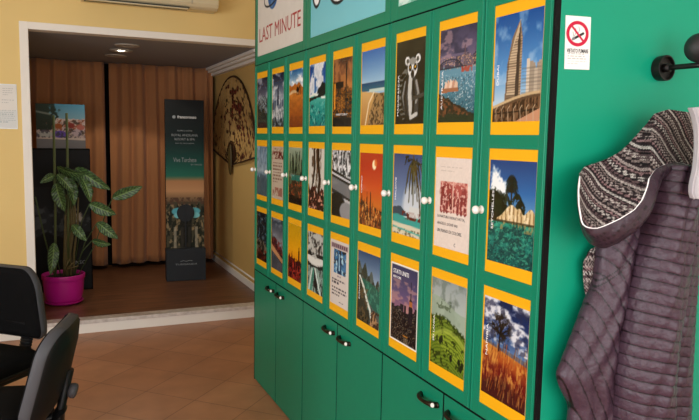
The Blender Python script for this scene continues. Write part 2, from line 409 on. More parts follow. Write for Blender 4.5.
# ------------------------------------------------------------------ pictures on the doors
PW, PH = .210, .304
def A(K, seed, base='ffffff'):
    nx = 44 if K < 4 else (56 if K < 7 else 84)
    return Art(nx, int(nx * 1.42), .69, seed, base)
def sky(a, top, low, v0, clouds=None, cf=3, cut=.5):
    a.grad([(v0, low), (1, top)])
    if clouds: a.mix(a.soft(a.noise(cf * .4, cf * 1.4) - cut, .16), clouds, .9)
    return a
def rocks(a, f, c1, c2, nf=10, a_=1):
    a.below(f, c1, a_); m = a.soft(f - a.v, .01) * a.soft(a.noise(nf) - .5, .12); return a.mix(m, c2, .85)
def city(a, v0, hmax, c1, c2, n, seed, u0=0, u1=1, win=None):
    r = np.random.default_rng(seed)
    for i in range(n):
        u = u0 + (u1 - u0) * r.random(); w = .02 + .04 * r.random(); h = hmax * (.35 + .65 * r.random())
        c = rgb(c1) + (rgb(c2) - rgb(c1)) * r.random(); a.mix(a.band(v0, v0 + h, u - w, u + w), c)
    if win:
        m = (a.rng.random(a.u.shape) > .86) & (a.v < v0 + hmax * .8) & (a.v > v0 - .02); a.mix(m.astype(float), win, .8)
    return a
def palm(a, x, y, s, c, up=True, seed=0):
    r = np.random.default_rng(seed)
    for i in range(11):
        t = -PI * .15 + i * PI * 1.3 / 10; dx, dy = math.cos(t) * s, math.sin(t) * s * .6
        a.line([(x, y), (x + dx * .55, y + dy * .55 + .02), (x + dx, y + dy - s * .25)], .011, c)
    return a

def art_r1(K):
    a = A(K, 10 + K)
    if K == 0:
        sky(a, '34394a', '8a90a0', .5, 'a9aebb', 3, .55); rocks(a, a.ridge(.62, .12, 3, 3), '4d5a60', 'a8b3b5'); rocks(a, a.ridge(.38, .2, 3, 5), '30382f', '5c5c48'); a.below(a.ridge(.1, .05, 4), '4b2f2a')
    elif K == 1:
        sky(a, '16233f', 'c4cdd6', .45, 'dfe4ea', 3, .56); a.poly([(.42, .4), (.46, .72), (.5, .78), (.54, .72), (.58, .4)], '303c50'); a.line([(.5, .75), (.5, .9)], .012, '3b475b')
        city(a, .32, .22, '556274', '8c97a6', 18, 3); rocks(a, a.ridge(.36, .1, 4, 2), '8f979d', 'dfe2e4', 6); rocks(a, a.ridge(.16, .16, 3, 8), '3a4246', '9aa2a6', 6)
    elif K == 2:
        sky(a, '2c6ea6', 'e9eef0', .7, 'ffffff', 3, .6); a.below(a.ridge(.72, .08, 2, 4) - .1 * (a.u - .5) ** 2, 'c27a35'); a.below(.60 + .05 * np.sin(a.u * 5), 'e7c79a'); a.grad([(0, '8a4a16'), (.56, 'd08a3e')], a.soft(.565 + .03 * np.sin(a.u * 4) - a.v, .01)); a.tint(.15, 3, 14)
        a.ell(.62, .64, .10, .035, '2a1a12'); a.ell(.60, .675, .05, .025, '2a1a12'); a.line([(.70, .65), (.76, .70), (.8, .70)], .025, '2a1a12')
        for x in (.55, .59, .66, .70): a.line([(x, .63), (x, .555)], .014, '2a1a12')
        a.line([(.80, .66), (.80, .56)], .03, '1d1512')
    elif K == 3:
        a.grad([(.5, '5f8fc4'), (1, '1d4f96')]); n = a.noise(2.5, 3.5) + .25 * (1 - np.abs(a.u - .45) * 2) - .1; a.mix(a.soft(n - .5, .16) * (a.v > .5), 'f4f6f8'); a.mix(a.soft(n - .66, .2) * (a.v > .5), 'b9c4d2', .6)
        a.poly([(.45, .49), (.55, .6), (.7, .63), (.8, .7), (1, .66), (1, .49)], '1f2c2c'); a.grad([(0, '1d8f8a'), (.3, '35a89e'), (.5, '6fc4b4')], a.band(0, .5)); a.mix(a.soft(.02 - np.abs(a.v - .48 - .03 * np.sin(a.u * 5)), .01), 'eef2ea')
        a.poly([(0, .40), (.4, .44), (.9, .47), (1, .5), (1, .52), (0, .46)], '22332f'); a.mix(a.soft(a.noise(7) - .62, .05) * (a.v < .38), '0d5257', .85); a.mix(a.soft(a.noise(8) - .66, .05) * (a.v < .4), 'a9e0d0', .6)
    elif K == 4:
        a.grad([(0, '1d120d'), (.3, '2f1d12'), (.55, '7c4f28'), (.8, '8c5f44'), (1, '4f3326')]); a.mix(a.soft(a.noise(3, 4) - .52, .2) * (a.v > .55), 'c78b52', .7)
        city(a, .15, .5, '1c110b', '3a2414', 26, 9, win='f0a638'); a.mix(a.band(.15, .92, .66, .74), '26170f'); a.mix(a.band(.15, .66, .02, .55) * a.soft(.05 - np.abs(a.v - .62), .02), '20140d'); a.line([(.10, .28), (.10, .62)], .05, 'f0a63a'); a.ell(.45, .34, .22, .10, 'e8a040', .5, .8); a.ell(.85, .62, .2, .14, 'd89a58', .5, .8)
        a.below(a.ridge(.14, .02, 4), '14110f')
    elif K == 5:
        a.grad([(.55, 'a9cbe0'), (1, '3f77b8')]); a.grad([(.48, '2a6f86'), (.57, '14517c')], a.band(.46, .575)); a.mix(a.band(.44, .475, .35, 1), 'c7d9d2'); a.grad([(0, 'b98a4a'), (.47, 'd9b57c')], a.soft(.465 - .06 * a.u - a.v, .01))
        m = a.soft(.5 - 1.0 * np.abs(a.u - .8) - a.v * .6 - .06 + .1 * a.noise(6), .02); a.mix(m * (a.v < .42), 'a98a5c'); a.mix(m * a.soft(a.noise(9) - .52, .06) * (a.v < .42), '574428', .9); a.line([(.2, .0), (.35, .3), (.55, .43)], .03, 'ecd9b4')
    elif K == 6:
        a.grad([(0, '0f0f10'), (.6, '23241e'), (1, '34342a')]); a.tint(.25, 3)
        g = 'e9e9e6'; a.poly([(.3, .12), (.25, .3), (.35, .5), (.5, .58), (.68, .55), (.82, .4), (.8, .12)], '454543'); a.tint(.3, 9)
        a.line([(.52, .54), (.50, .36), (.56, .12)], .085, 'c9c9c4'); a.line([(.72, .5), (.8, .36), (.72, .26)], .045, '9a9a97'); a.line([(.34, .5), (.26, .34), (.36, .2)], .04, '8c8c89'); a.line([(.4, .5), (.33, .32), (.42, .1)], .06, '2a2a2a'); a.line([(.62, .5), (.66, .3), (.6, .06)], .05, '1a1a1a')
        a.ell(.58, .66, .165, .115, g); a.ell(.40, .75, .08, .05, g); a.ell(.76, .76, .08, .05, g); a.ell(.41, .745, .045, .03, '55554f'); a.ell(.75, .755, .045, .03, '55554f'); a.ell(.58, .74, .13, .04, '9b9b96')
        a.ell(.50, .665, .058, .042, '0b0b0b'); a.ell(.67, .668, .058, .042, '0b0b0b'); a.ell(.50, .667, .022, .016, 'caa24a'); a.ell(.67, .67, .022, .016, 'caa24a'); a.ell(.585, .59, .06, .05, '151515'); a.ell(.585, .565, .05, .02, '3b3b3b')
        tail = [(.3, .1), (.16, .22), (.14, .4), (.2, .56), (.34, .62)]
        a.line(tail, .08, '77776f')
        for i in range(9):
            t = i / 9 * 3.99; q = int(t); fx = t - q; p = [tail[q][k] + (tail[q + 1][k] - tail[q][k]) * fx for k in (0, 1)]; a.ell(p[0], p[1], .085, .02, '0a0a0a')
        a.line([(.62, .3), (.95, .34)], .05, '494944'); a.line([(.55, .08), (.75, .12)], .05, 'c9c9c4')
    elif K == 7:
        a.grad([(.6, '8f7f94'), (.75, '6a6480'), (1, '4a4864')]); a.mix(a.soft(a.noise(1.5, 4) - .5, .2) * (a.v > .72), '3f3f58', .8); a.mix(a.soft(a.noise(2, 7) - .6, .1) * (a.v > .68), 'b79aa2', .6); a.grad([(0, '2f6674'), (.5, '6f9cae')], a.band(0, .6))
        city(a, .58, .15, '4a4456', '837684', 20, 5, .5, 1, 'e0b88a'); a.mix(a.band(.58, .80, .69, .72), '6f5a60'); city(a, .58, .06, '4a4456', '6d6474', 10, 6, 0, .5)
        th = np.linspace(0, PI, 20); a.line([(.30 - .36 * math.cos(t), .55 + .12 * math.sin(t)) for t in th], .013, '2c3040'); a.line([(-.05, .575), (.75, .585)], .011, '2c3040'); a.line([(.30 - .35 * math.cos(t), .56 + .085 * math.sin(t)) for t in th], .008, '3c4152')
        for t in th[1:-1]: a.line([(.30 - .36 * math.cos(t), .55 + .12 * math.sin(t)), (.30 - .36 * math.cos(t), .57)], .005, '3c4152')
        a.mix(a.band(.52, .58, .62, .9) * a.soft(a.noise(8) - .5, .1), 'c0503c', .8); a.mix(a.soft(a.noise(26) - .66, .05) * (a.v < .52), 'cfdcdf', .8); a.mix(a.soft(a.noise(20) - .62, .05) * (a.v < .5), '2a4a58', .5)
        for q, (x, y) in enumerate(((.20, .40), (.27, .41), (.34, .415), (.41, .41), (.48, .40))): a.poly([(x - .05, y - .05), (x - .01, y + .05), (x + .05, y + .02), (x + .06, y - .05)], ['e4c9b4', 'd9b49c', 'e9d3c0', 'c99f8a', 'dcc0aa'][q])
        a.poly([(.08, .32), (.56, .33), (.54, .37), (.1, .37)], 'a9785c'); a.below(.30 - .25 * a.u + .05 * a.noise(6), '3a3226'); a.mix(a.soft(a.noise(14) - .5, .06) * a.soft(.30 - .25 * a.u - a.v, .02), '8a5a3c', .8); a.below(a.ridge(.09, .05, 5, 3), '22392a', .9)
    elif K == 8:
        a.grad([(.2, 'b8cfdf'), (.45, '6fa3d0'), (1, '1c5a9c')]); a.mix(a.soft(a.noise(2.5, 3.5) - .6, .2) * (a.v > .35), 'd5e2ee', .4)
        a.poly([(.26, .2), (.30, .55), (.38, .77), (.54, .93), (.60, .75), (.60, .2)], '8d7a66'); a.poly([(.30, .25), (.34, .58), (.44, .78), (.545, .93), (.50, .72), (.47, .25)], 'c9b59a'); a.poly([(.47, .2), (.50, .72), (.545, .92), (.555, .72), (.545, .2)], '4f443c'); a.poly([(.56, .2), (.565, .8), (.60, .75), (.60, .2)], 'b7a083')
        stripes = (np.sin(a.v * 260) > .2) & (a.u > .28) & (a.u < .6) & (a.v > .22) & (a.v < .55 + (a.u - .3) * 1.3) & (a.v < .8); a.mix(stripes.astype(float), '5a4a3c', .5)
        city(a, .2, .34, 'b9ab98', '8f8478', 16, 4, .62, 1); a.mix(a.band(.2, .56, .70, .76), 'd6cab8'); a.mix(a.band(.2, .47, .86, .92), 'c3b6a4'); stripes = (np.sin(a.v * 200) > .3) & (a.u > .61) & (a.v > .22) & (a.v < .5); a.mix(stripes.astype(float), '6f675f', .35); a.mix(a.band(.2, .42, 0, .03), '8f8478')
        a.below(.13 + .12 * np.sin(a.u * 1.5), '4a3626'); a.mix(a.soft(a.noise(18, 8) - .5, .06) * a.soft(.13 + .12 * np.sin(a.u * 1.5) - a.v, .01), '806248')
        p = [(x, .14 + .12 * math.sin(x * 1.5)) for x in np.linspace(0, 1, 14)]; a.line(p, .026, 'cbb38e'); a.line([(x, y - .028) for x, y in p], .022, '6b5540'); a.line([(x, .08 + .03 * x) for x, y in p], .012, '2f2219')
        p = [(.0, .1), (.5, .03), (.8, .02), (1, .1)]; a.poly([(0.5, 0), (1, .12), (1, 0)], 'c79a7c')
        for i in range(7): a.line([(.1 + .13 * i, .0), (.08 + .13 * i, .12), (.12 + .13 * i, .15)], .008, 'c8b49a')
    return a

def para(a, v, rows, gap, u0, u1, c='55505a', seed=0, w=.022):        # rows of type too small to read
    r = np.random.default_rng(seed)
    for i in range(rows):
        x = u0; e = u1 - .15 * r.random() if i < rows - 1 else u0 + (u1 - u0) * .5
        while x < e:
            l = .05 + .1 * r.random(); a.mix(a.band(v - i * gap - w, v - i * gap, x, min(x + l, e)), c, .75); x += l + .035
    return a

def art_r2(K):
    a = A(K, 30 + K)
    if K == 0:
        a.grad([(0, '54718a'), (.4, '6c8aa0'), (.5, '9fb2be'), (1, '7693ab')]); a.mix(a.soft(a.noise(3, 5) - .52, .15), '9fb2c2', .7); a.below(a.ridge(.42, .12, 3, 3), '54656f', .8); a.tint(.2, 6)
    elif K == 1:
        a.img[:] = rgb('cdbfae'); a.mix(a.soft(a.noise(6) - .5, .08) * a.band(.76, .9), '7d3f38'); a.mix(a.band(.86, .97, .1, .9) * a.soft(a.noise(8) - .55, .1), '8a6a50', .6); para(a, .70, 7, .06, .12, .9, '7b5648', 3, .025); a.mix(a.band(.06, .22, .1, .9) * a.soft(a.noise(6) - .42, .1), 'a06a5c', .8)
    elif K == 2:
        a.grad([(0, '3b3a28'), (.5, '6d7a5c'), (1, 'a9b6a2')])
        for i in range(34): x = a.rng.random(); y = .45 + .5 * a.rng.random(); a.line([(x, y), (x + .12 * (a.rng.random() - .5), y - .28)], .022, ['1c2a1a', '2b3f22', '11180f'][i % 3])
        a.below(a.ridge(.4, .15, 4, 3), '4f3c2a'); a.mix(a.soft(a.noise(9) - .55, .05) * a.band(0, .4), 'b0603a', .7); a.mix(a.band(.42, .52, .2, .9), '2f8f86', .7); a.below(a.ridge(.14, .06, 4, 7), '2a1a16')
    elif K == 3:
        a.img[:] = rgb('dad6cc'); a.line([(.35, 1.), (.4, .7), (.3, .45)], .08, '4a3626'); a.line([(.6, 1.), (.62, .75), (.72, .5), (.66, .3)], .10, '3f2a1c'); a.line([(.5, .95), (.55, .6)], .05, '6b4b30'); a.mix(a.soft(a.noise(8, 6) - .55, .06) * a.band(.35, 1, .2, .8), '57402c', .8)
        a.below(a.ridge(.32, .12, 4, 4), '5c2f24'); a.mix(a.soft(a.noise(8) - .5, .06) * a.band(0, .3), '1f1613'); a.mix(a.soft(a.noise(7) - .62, .06) * a.band(0, .3), 'd9a58c')
    elif K == 4:
        a.img[:] = rgb('b9babc'); a.mix(a.soft(a.noise(8, 7) - .48, .1) * (a.v > .62), '4b4d50'); a.mix(a.soft(a.noise(8) - .6, .06) * (a.v > .6), 'e9eaec')
        a.poly([(0, .6), (0, .72), (1, .58), (1, .48)], '2a2b2e'); a.poly([(0, .64), (0, .67), (1, .55), (1, .52)], 'd0d1d4'); a.poly([(0, .42), (0, .6), (1, .48), (1, .3)], '808285'); a.poly([(0, .42), (1, .3), (1, .26), (0, .36)], '3f4043'); a.poly([(0, .36), (1, .26), (1, .22), (0, .30)], 'c5c6c8')
        a.ell(.25, .16, .5, .2, '16171a'); a.ell(.8, .1, .35, .14, '9b9c9f'); a.poly([(0, 0), (.5, .0), (.2, .06), (0, .08)], '0c0d0f')
    elif K == 5:
        a.grad([(0, '7c3a12'), (.3, 'd07a2c'), (.55, 'cf5a22'), (.8, 'bd3d1a'), (1, 'b8401c')]); a.ell(.64, .84, .085, .065, 'fff0c8', w=.3); a.ell(.70, .87, .06, .05, 'd8732c', .8)
        for i, (x, h) in enumerate(((.12, .52), (.24, .40), (.36, .48), (.5, .42), (.62, .38), (.74, .30), (.86, .26))):
            a.poly([(x - .06, 0), (x - .04, h - .14), (x - .01, h), (x + .02, h - .14), (x + .06, 0)], ['8c4a1c', 'a05a24', '6f3512'][i % 3])
        m = a.soft(.36 - .12 * a.u - a.v, .01); a.mix(m * a.soft(a.noise(14, 8) - .48, .05), '4a220c', .9); a.mix(m * a.soft(a.noise(16, 10) - .62, .05), 'efb468', .8); a.line([(0.52, .1), (.5, .46)], .03, '5a2a10')
    elif K == 6:
        a.grad([(.3, '9db0c4'), (.6, '6d82a8'), (1, '3f5482')]); a.mix(a.soft(.3 - np.hypot((a.u - .75) * .8, a.v - .36), .1), 'e9ecec', .7)
        for i in range(17):
            t = -2.5 + 2.3 * i / 16; l = .3 + .16 * math.sin(i * 2.1); a.line([(.70, .93), (.70 + math.cos(t) * l * .55, .93 + math.sin(t) * l * .5), (.70 + math.cos(t) * l * .8, .93 + math.sin(t) * l - .1)], .022, ['2a2a14', '4f4a22', '6d6230'][i % 3])
        a.line([(.7, .98), (.9, .6), (.98, .3)], .03, '5a4a2a'); a.mix(a.soft(a.noise(10) - .6, .05) * a.band(.86, 1, .4, 1), '1c1d10')
        a.poly([(0, .24), (0, .33), (.3, .36), (.5, .28), (.6, .24)], '3c5266'); a.below(.24 + .01 * np.sin(a.u * 9), '3fa7a0'); a.mix(a.band(.2, .3, .35, 1) * a.soft(a.noise(9) - .45, .08), '6b2a24'); a.mix(a.band(.24, .37, .6, .95), 'd7d9d6', .8); a.below(.15 - .02 * a.u, 'd9d3bd'); a.mix(a.soft(a.noise(10) - .56, .06) * (a.v < .09), '7d7458', .9); a.line([(0, .09), (1, .05)], .02, '5fb3aa')
    elif K == 7:
        a.img[:] = rgb('e4d8cf'); a.tint(.03, 20); m = a.band(.40, .74, .16, .92); a.mix(m, 'd9a498'); a.mix(m * a.soft(a.noise(9) - .52, .08), 'b0605c')
        a.ell(.34, .62, .20, .10, 'a04a48'); a.ell(.70, .62, .22, .10, 'b4625e'); a.ell(.24, .60, .07, .09, '8c3a3c'); a.ell(.82, .60, .07, .09, '9c4a4a'); a.line([(.44, .6), (.48, .42)], .045, '7d3236'); a.line([(.56, .6), (.54, .43)], .045, '8d4042')
        for x in (.2, .28, .36, .66, .76, .86): a.line([(x, .58), (x, .41)], .045, '8f4244')
        a.line([(.52, .41), (.52, .74)], .02, 'e2bcb0'); a.mix(m * a.soft(a.noise(14) - .62, .05), 'ecc9be', .8); para(a, .90, 3, .022, .16, .9, 'c4b7ae', 5, .008)
    elif K == 8:
        a.grad([(.4, '8ab6d2'), (.7, '3a74ae'), (1, '2c4f86')]); a.mix(a.soft(a.noise(3, 4) - .52, .15) * a.soft(.4 - np.hypot(a.u - .05, (a.v - .68) * 1.4), .2), 'eef2f2')
        a.mix(a.soft(.56 + .16 * np.exp(-((a.u - .1) / .22) ** 2) - a.v + .1 * (a.noise(8) - .5), .02) * (a.u < .8), '16200f')
        palm(a, .50, .80, .12, '141c0e'); palm(a, .51, .75, .13, '1b2612'); palm(a, .50, .70, .13, '141c0e'); a.line([(.5, .80), (.51, .45)], .02, '1b1a10'); palm(a, .22, .64, .14, '16200f'); palm(a, .63, .64, .10, '1c2814'); palm(a, .36, .62, .13, '1c2814'); palm(a, .08, .62, .13, '18220f'); palm(a, .70, .58, .1, '18220f'); a.mix(a.soft(a.noise(10) - .5, .06) * a.band(.44, .62, 0, .68), '26341a')
        f = .43 + .15 * np.exp(-((a.u - .52) / .2) ** 2) + .13 * np.exp(-((a.u - .92) / .13) ** 2) + .05 * np.exp(-((a.u - .7) / .05) ** 2)
        a.below(f, 'dac49a'); m = a.soft(f - a.v, .01); a.mix(m * (np.sin(a.u * 75 + 5 * a.noise(4)) > .35), '8f734c', .75); a.mix(m * a.soft(a.noise(12, 6) - .58, .06), 'f0e2c2', .8)
        a.mix(a.soft(.46 - .2 * a.u - .0 - a.v + .06, .01) * (a.u < .2), '33301c'); a.grad([(0, '14605c'), (.2, '1d8076'), (.42, '2f9a84')], a.band(0, .41)); a.mix(a.soft(.012 - np.abs(a.v - .415), .01), '3b3420', .8); a.mix(a.soft(a.noise(5, 12) - .5, .2) * (a.v < .4), '0d4a4a', .8); a.mix(a.soft(a.noise(14, 34) - .6, .1) * (a.v < .4), '58b498', .6); a.mix(a.soft(a.noise(18, 40) - .64, .06) * (a.v < .4), '0a3436', .7); a.mix(a.soft(a.noise(9, 5) - .55, .06) * a.band(.34, .41), 'b39a66', .7)
    return a

def art_r3(K):
    a = A(K, 50 + K)
    if K == 0:
        a.grad([(.4, '27363f'), (1, '151f2c')]); a.mix(a.soft(a.noise(4, 8) - .6, .1), '6f8590', .7); rocks(a, a.ridge(.42, .1, 3, 5), '2b2c24', '8a8070', 7); a.below(a.ridge(.2, .12, 4, 3), '33201a'); a.mix(a.soft(a.noise(7) - .6, .05) * a.band(0, .24), '8a3c28', .8)
    elif K == 1:
        sky(a, '3b4656', 'a9a4a8', .5, '8f97a2', 3, .5); a.below(a.ridge(.52, .14, 4, 4) - .25 * (a.u - .5), '4f2c30'); a.mix(a.soft(a.noise(8) - .5, .06) * a.band(.34, .6), '8a3a34', .8); a.poly([(0, .48), (1, .26), (1, .18), (0, .36)], 'c79a72'); a.below(.36 - .2 * a.u, '5b5f66'); a.tint(.1, 6)
    elif K == 2:
        a.grad([(.2, 'e08a1a'), (.55, 'f0b41c'), (1, 'cfa818')]); a.below(a.ridge(.36, .1, 6, 5), '8a2f18'); a.mix(a.soft(a.noise(10, 9) - .5, .05) * a.band(0, .38), '3b1410'); a.mix(a.soft(a.noise(10) - .6, .05) * a.band(0, .3), 'c9503a', .8)
        for x, h, w in ((.82, .66, .05), (.30, .52, .05), (.15, .44, .06), (.5, .46, .03), (.62, .42, .04)): a.poly([(x - w, 0.2), (x - w * .8, h - .12), (x, h), (x + w * .8, h - .12), (x + w, .2)], '4a1a12')
    elif K == 3:
        a.img[:] = rgb('c8c8c2'); a.mix(a.soft(a.noise(7, 8) - .52, .1) * (a.v > .62), '4e4a46'); a.poly([(0, .6), (0, .52), (.3, .46), (.7, .48), (1, .52), (1, .60), (.5, .57)], 'e6e6e0'); a.mix(a.band(.60, .66) * a.soft(a.noise(5) - .4, .1), '33302e'); a.poly([(0, .5), (.3, .45), (.7, .46), (1, .5), (1, .4), (0, .4)], '2b2f2c')
        a.mix(a.band(0, .44), '3a4a44'); a.mix(a.soft(a.noise(9, 5) - .5, .06) * a.band(0, .42), 'b9cfc6', .8); a.poly([(.1, 0), (.34, .38), (.42, .42), (.44, .3), (.3, .0)], '5aa08c', .8); a.line([(.5, .40), (.62, .25), (.85, .0)], .05, 'dfece6'); a.line([(.3, .38), (.2, .2), (.1, 0)], .05, 'd3e4dc'); a.poly([(.42, .1), (.48, .34), (.62, .2), (.66, .05)], '1e2523')
    elif K == 4:
        a.img[:] = rgb('dcd4cd'); a.mix(a.band(.87, .95, .06, .94), '9a7f88', .8); a.mix(a.band(.88, .94, .06, .94) * (np.sin(a.u * 60) > 0), '5a3f4c', .8)
        m = a.band(.5, .86, .2, .86); a.mix(m, '4f86b0'); a.mix(m * a.soft(a.noise(6) - .5, .07), '1d2a3c'); a.mix(m * a.soft(a.noise(7) - .6, .06), 'b4d6e4'); a.poly([(.4, .5), (.38, .7), (.48, .84), (.6, .72), (.62, .5)], '25476c'); a.poly([(.46, .55), (.47, .8), (.52, .8), (.53, .55)], '9cc6dc')
        para(a, .47, 1, .04, .4, .8, '8a8088', 2); para(a, .41, 2, .045, .1, .95, '454049', 4, .03); para(a, .28, 3, .05, .1, .95, '454049', 6, .032); para(a, .08, 1, .04, .5, .95, '5a5560', 7)
    elif K == 5:
        a.grad([(.6, '9cb0c4'), (1, '34567e')]); a.below(.84 - .2 * np.abs(a.u - .25) - .1 * a.u + .06 * np.sin(a.u * 22), '5d6a66'); f = .84 - .2 * np.abs(a.u - .25) - .1 * a.u + .06 * np.sin(a.u * 22); a.mix(a.soft(f - a.v, .01) * a.soft(a.noise(6, 4) - .5, .07), '38443e')
        a.poly([(0, .6), (.3, .62), (.6, .6), (1, .52), (1, .2), (.55, .3), (.3, .55)], '1f6a5c'); a.mix(a.soft(a.noise(9, 12) - .58, .06) * a.band(.2, .6, .4, 1), '4f9a84', .8); a.line([(.12, .62), (.3, .5), (.45, .34), (.6, .22), (.66, .1)], .05, 'dfe6dc')
        a.poly([(0, .64), (.12, .62), (.3, .46), (.45, .28), (.55, .1), (.5, 0), (0, 0)], '2d3424'); a.mix(a.soft(a.noise(8) - .55, .06) * a.band(0, .5, 0, .5), '6c5a3e', .8); a.poly([(.6, 0), (.66, .2), (.8, .24), (.9, .12), (1, .1), (1, 0)], 'b08f6c'); a.mix(a.soft(a.noise(9) - .5, .06) * a.band(0, .24, .6, 1), '4b3a2c')
    elif K == 6:
        a.grad([(.3, 'c99a8c'), (.45, '9a6f86'), (.62, '6a5a82'), (1, '3a3f66')]); a.mix(a.soft(a.noise(2, 7) - .55, .12) * a.band(.4, .8), 'd8a694', .5)
        a.below(a.ridge(.46, .04, 5, 3) - .08 * (a.u > .5), '1c1a2a'); city(a, .3, .22, '17162a', '2a2436', 26, 5); a.mix(a.band(0, .42), '15131f'); m = (a.rng.random(a.u.shape) > .88) & (a.v < .46); a.mix(m.astype(float), 'c9b48a', .55)
        a.poly([(.68, .3), (.69, .58), (.73, .62), (.75, .74), (.77, .62), (.81, .58), (.82, .3)], '241e2c'); a.line([(.75, .72), (.75, .82)], .012, '241e2c'); a.mix(a.band(.52, .58, .70, .80), 'd88a4a', .8); a.mix(a.band(.02, .1, .52, .68), '9a8a6a', .6); a.line([(.5, .125), (.66, .125)], .014, 'e0a040')
        e = (a.u < .035) | (a.u > .965) | (a.v < .022) | (a.v > .978); a.mix(e.astype(float), 'f2efe8')
    elif K == 7:
        a.grad([(.5, 'c4ccc4'), (1, '9fa8a8')]); a.mix(a.soft(a.noise(3, 4) - .5, .15) * (a.v > .55), '808c84', .8); a.below(.74 + .06 * np.sin(a.u * 4 + 1), 'a3b3a0', .8); a.mix(a.soft(a.noise(9) - .58, .06) * a.band(.66, .78, .15, .6), '5c6a52', .7)
        f1 = .50 + .08 * np.sin(a.u * 3.2 + .6); a.below(f1, '7c9038'); f2 = .40 - .26 * (a.u - .55) ** 2 * 2 + .04; a.below(f2, '93a63c'); f3 = .30 - .25 * (a.u - .1); a.below(f3, '7a8f30')
        rows = np.sin((a.v + .5 * (a.u - .5) ** 2) * 150 + 6 * a.noise(3)); a.mix((rows > .2) * a.soft(f1 - a.v, .01), '4f6420', .55); a.mix(a.soft(a.noise(8) - .62, .05) * a.soft(f1 - a.v, .01), '2f3d16', .75); a.mix(a.soft(.03 - np.abs(a.v - f1 + .01), .02) * a.soft(a.noise(10) - .5, .05), '37461c', .8)
        a.mix(a.soft(.03 - np.abs(a.v - f2), .02), 'b4c25c', .6)
        for x, y in ((.3, .30), (.34, .33), (.62, .16), (.9, .10), (.94, .14), (.85, .16)): a.ell(x, y, .04, .04, '26341a')
    elif K == 8:
        a.grad([(.5, '6d8cb4'), (.75, '2e4272'), (1, '2b3358')]); n = a.noise(2, 6); a.mix(a.soft(n - .54, .16) * (a.v > .55), 'e3e4e8', .95); a.mix(a.soft(a.noise(5, 9) - .56, .15) * (a.v > .55), '3a3c56', .7)
        a.below(.56 - .05 * a.u, '6d6a72', .9); f = .54 - .08 * a.u; a.grad([(0, '4a1a18'), (.25, '7d2a22'), (.42, 'b4622e'), (.54, 'd09a4c')], a.soft(f - a.v, .01)); a.mix(a.soft(a.noise(12, 5) - .5, .06) * a.soft(f - .04 - a.v, .02), 'd8a050', .8)
        m = a.soft(.40 - .12 * a.u - a.v + .1 * (a.noise(5) - .5), .08); a.mix(m * a.soft(a.noise(6, 9) - .4, .25), '6d1c1c', .8); a.mix(a.soft(.24 - a.v - .2 * np.abs(a.u - .5), .1), '4a2220', .8)
        for q in range(170):
            x, y = a.rng.random(), .5 * a.rng.random() ** .8 - .04 * a.u[0, 0]; l = .05 + .08 * a.rng.random(); a.line([(x, y), (x + .06 * (a.rng.random() - .2), y + l)], .007, ['c98a44', 'dcae62', '8a3a24', '5a2018', 'b8702e'][q % 5], .65)
        a.line([(.38, .5), (.39, .68)], .018, '1f1816')
        for i in range(26):
            t = PI * (.02 + .96 * a.rng.random()); l = .05 + .13 * a.rng.random(); a.line([(.39, .66), (.39 + math.cos(t) * l * 1.6, .67 + math.sin(t) * l)], .008, '2a2018', .8)
        a.mix(a.soft(.14 - np.hypot((a.u - .40) * .62, a.v - .735), .06) * a.soft(a.noise(14) - .48, .06), '33281c', .85)
    return a

LAB = [
 ['grey stormy coast', 'misty skyline with one needle tower', 'camel on an orange desert dune', 'white clouds over a turquoise lagoon', 'dark sepia city with glowing lights', 'sandy coast path under blue sky', 'black and white ringtail lemur', 'harbour bridge at violet dusk', 'blue sky and tall curved skyscraper'],
 ['hazy blue sea', 'pale page of brown text', 'dark green palms by water', 'brown tree trunk on pale ground', 'black and white parked car', 'orange temple spires under a white moon', 'beach seen under hanging palm fronds', 'white page with pink elephants and a quotation', 'palm, pale boulders and turquoise sea'],
 ['dark night coast', 'red hills beside a grey road', 'dark spires on a yellow sunset', 'grey waterfall scene with teal water', 'white page with a blue picture', 'green mountains along a rocky shore', 'city towers at purple dusk', 'green tea hills in mist', 'lone tree in red and golden grass']]
ROWN = ['top', 'middle', 'bottom']
VTXT = {(0, 6): ('MADAGASCAR', .5, .10), (0, 7): ('AUSTRALIA', .42, .14), (0, 8): ('DUBAI', .19, .35), (1, 8): ('SEYCHELLES', .38, .32), (1, 6): ('MALDIVE', .28, .42), (1, 5): ('CAMBOGIA', .24, .44),
        (2, 8): ('NAMIBIA', .32, .40), (2, 7): ('SRI LANKA', .30, .26), (2, 5): ('SUDAFRICA', .36, .30)}
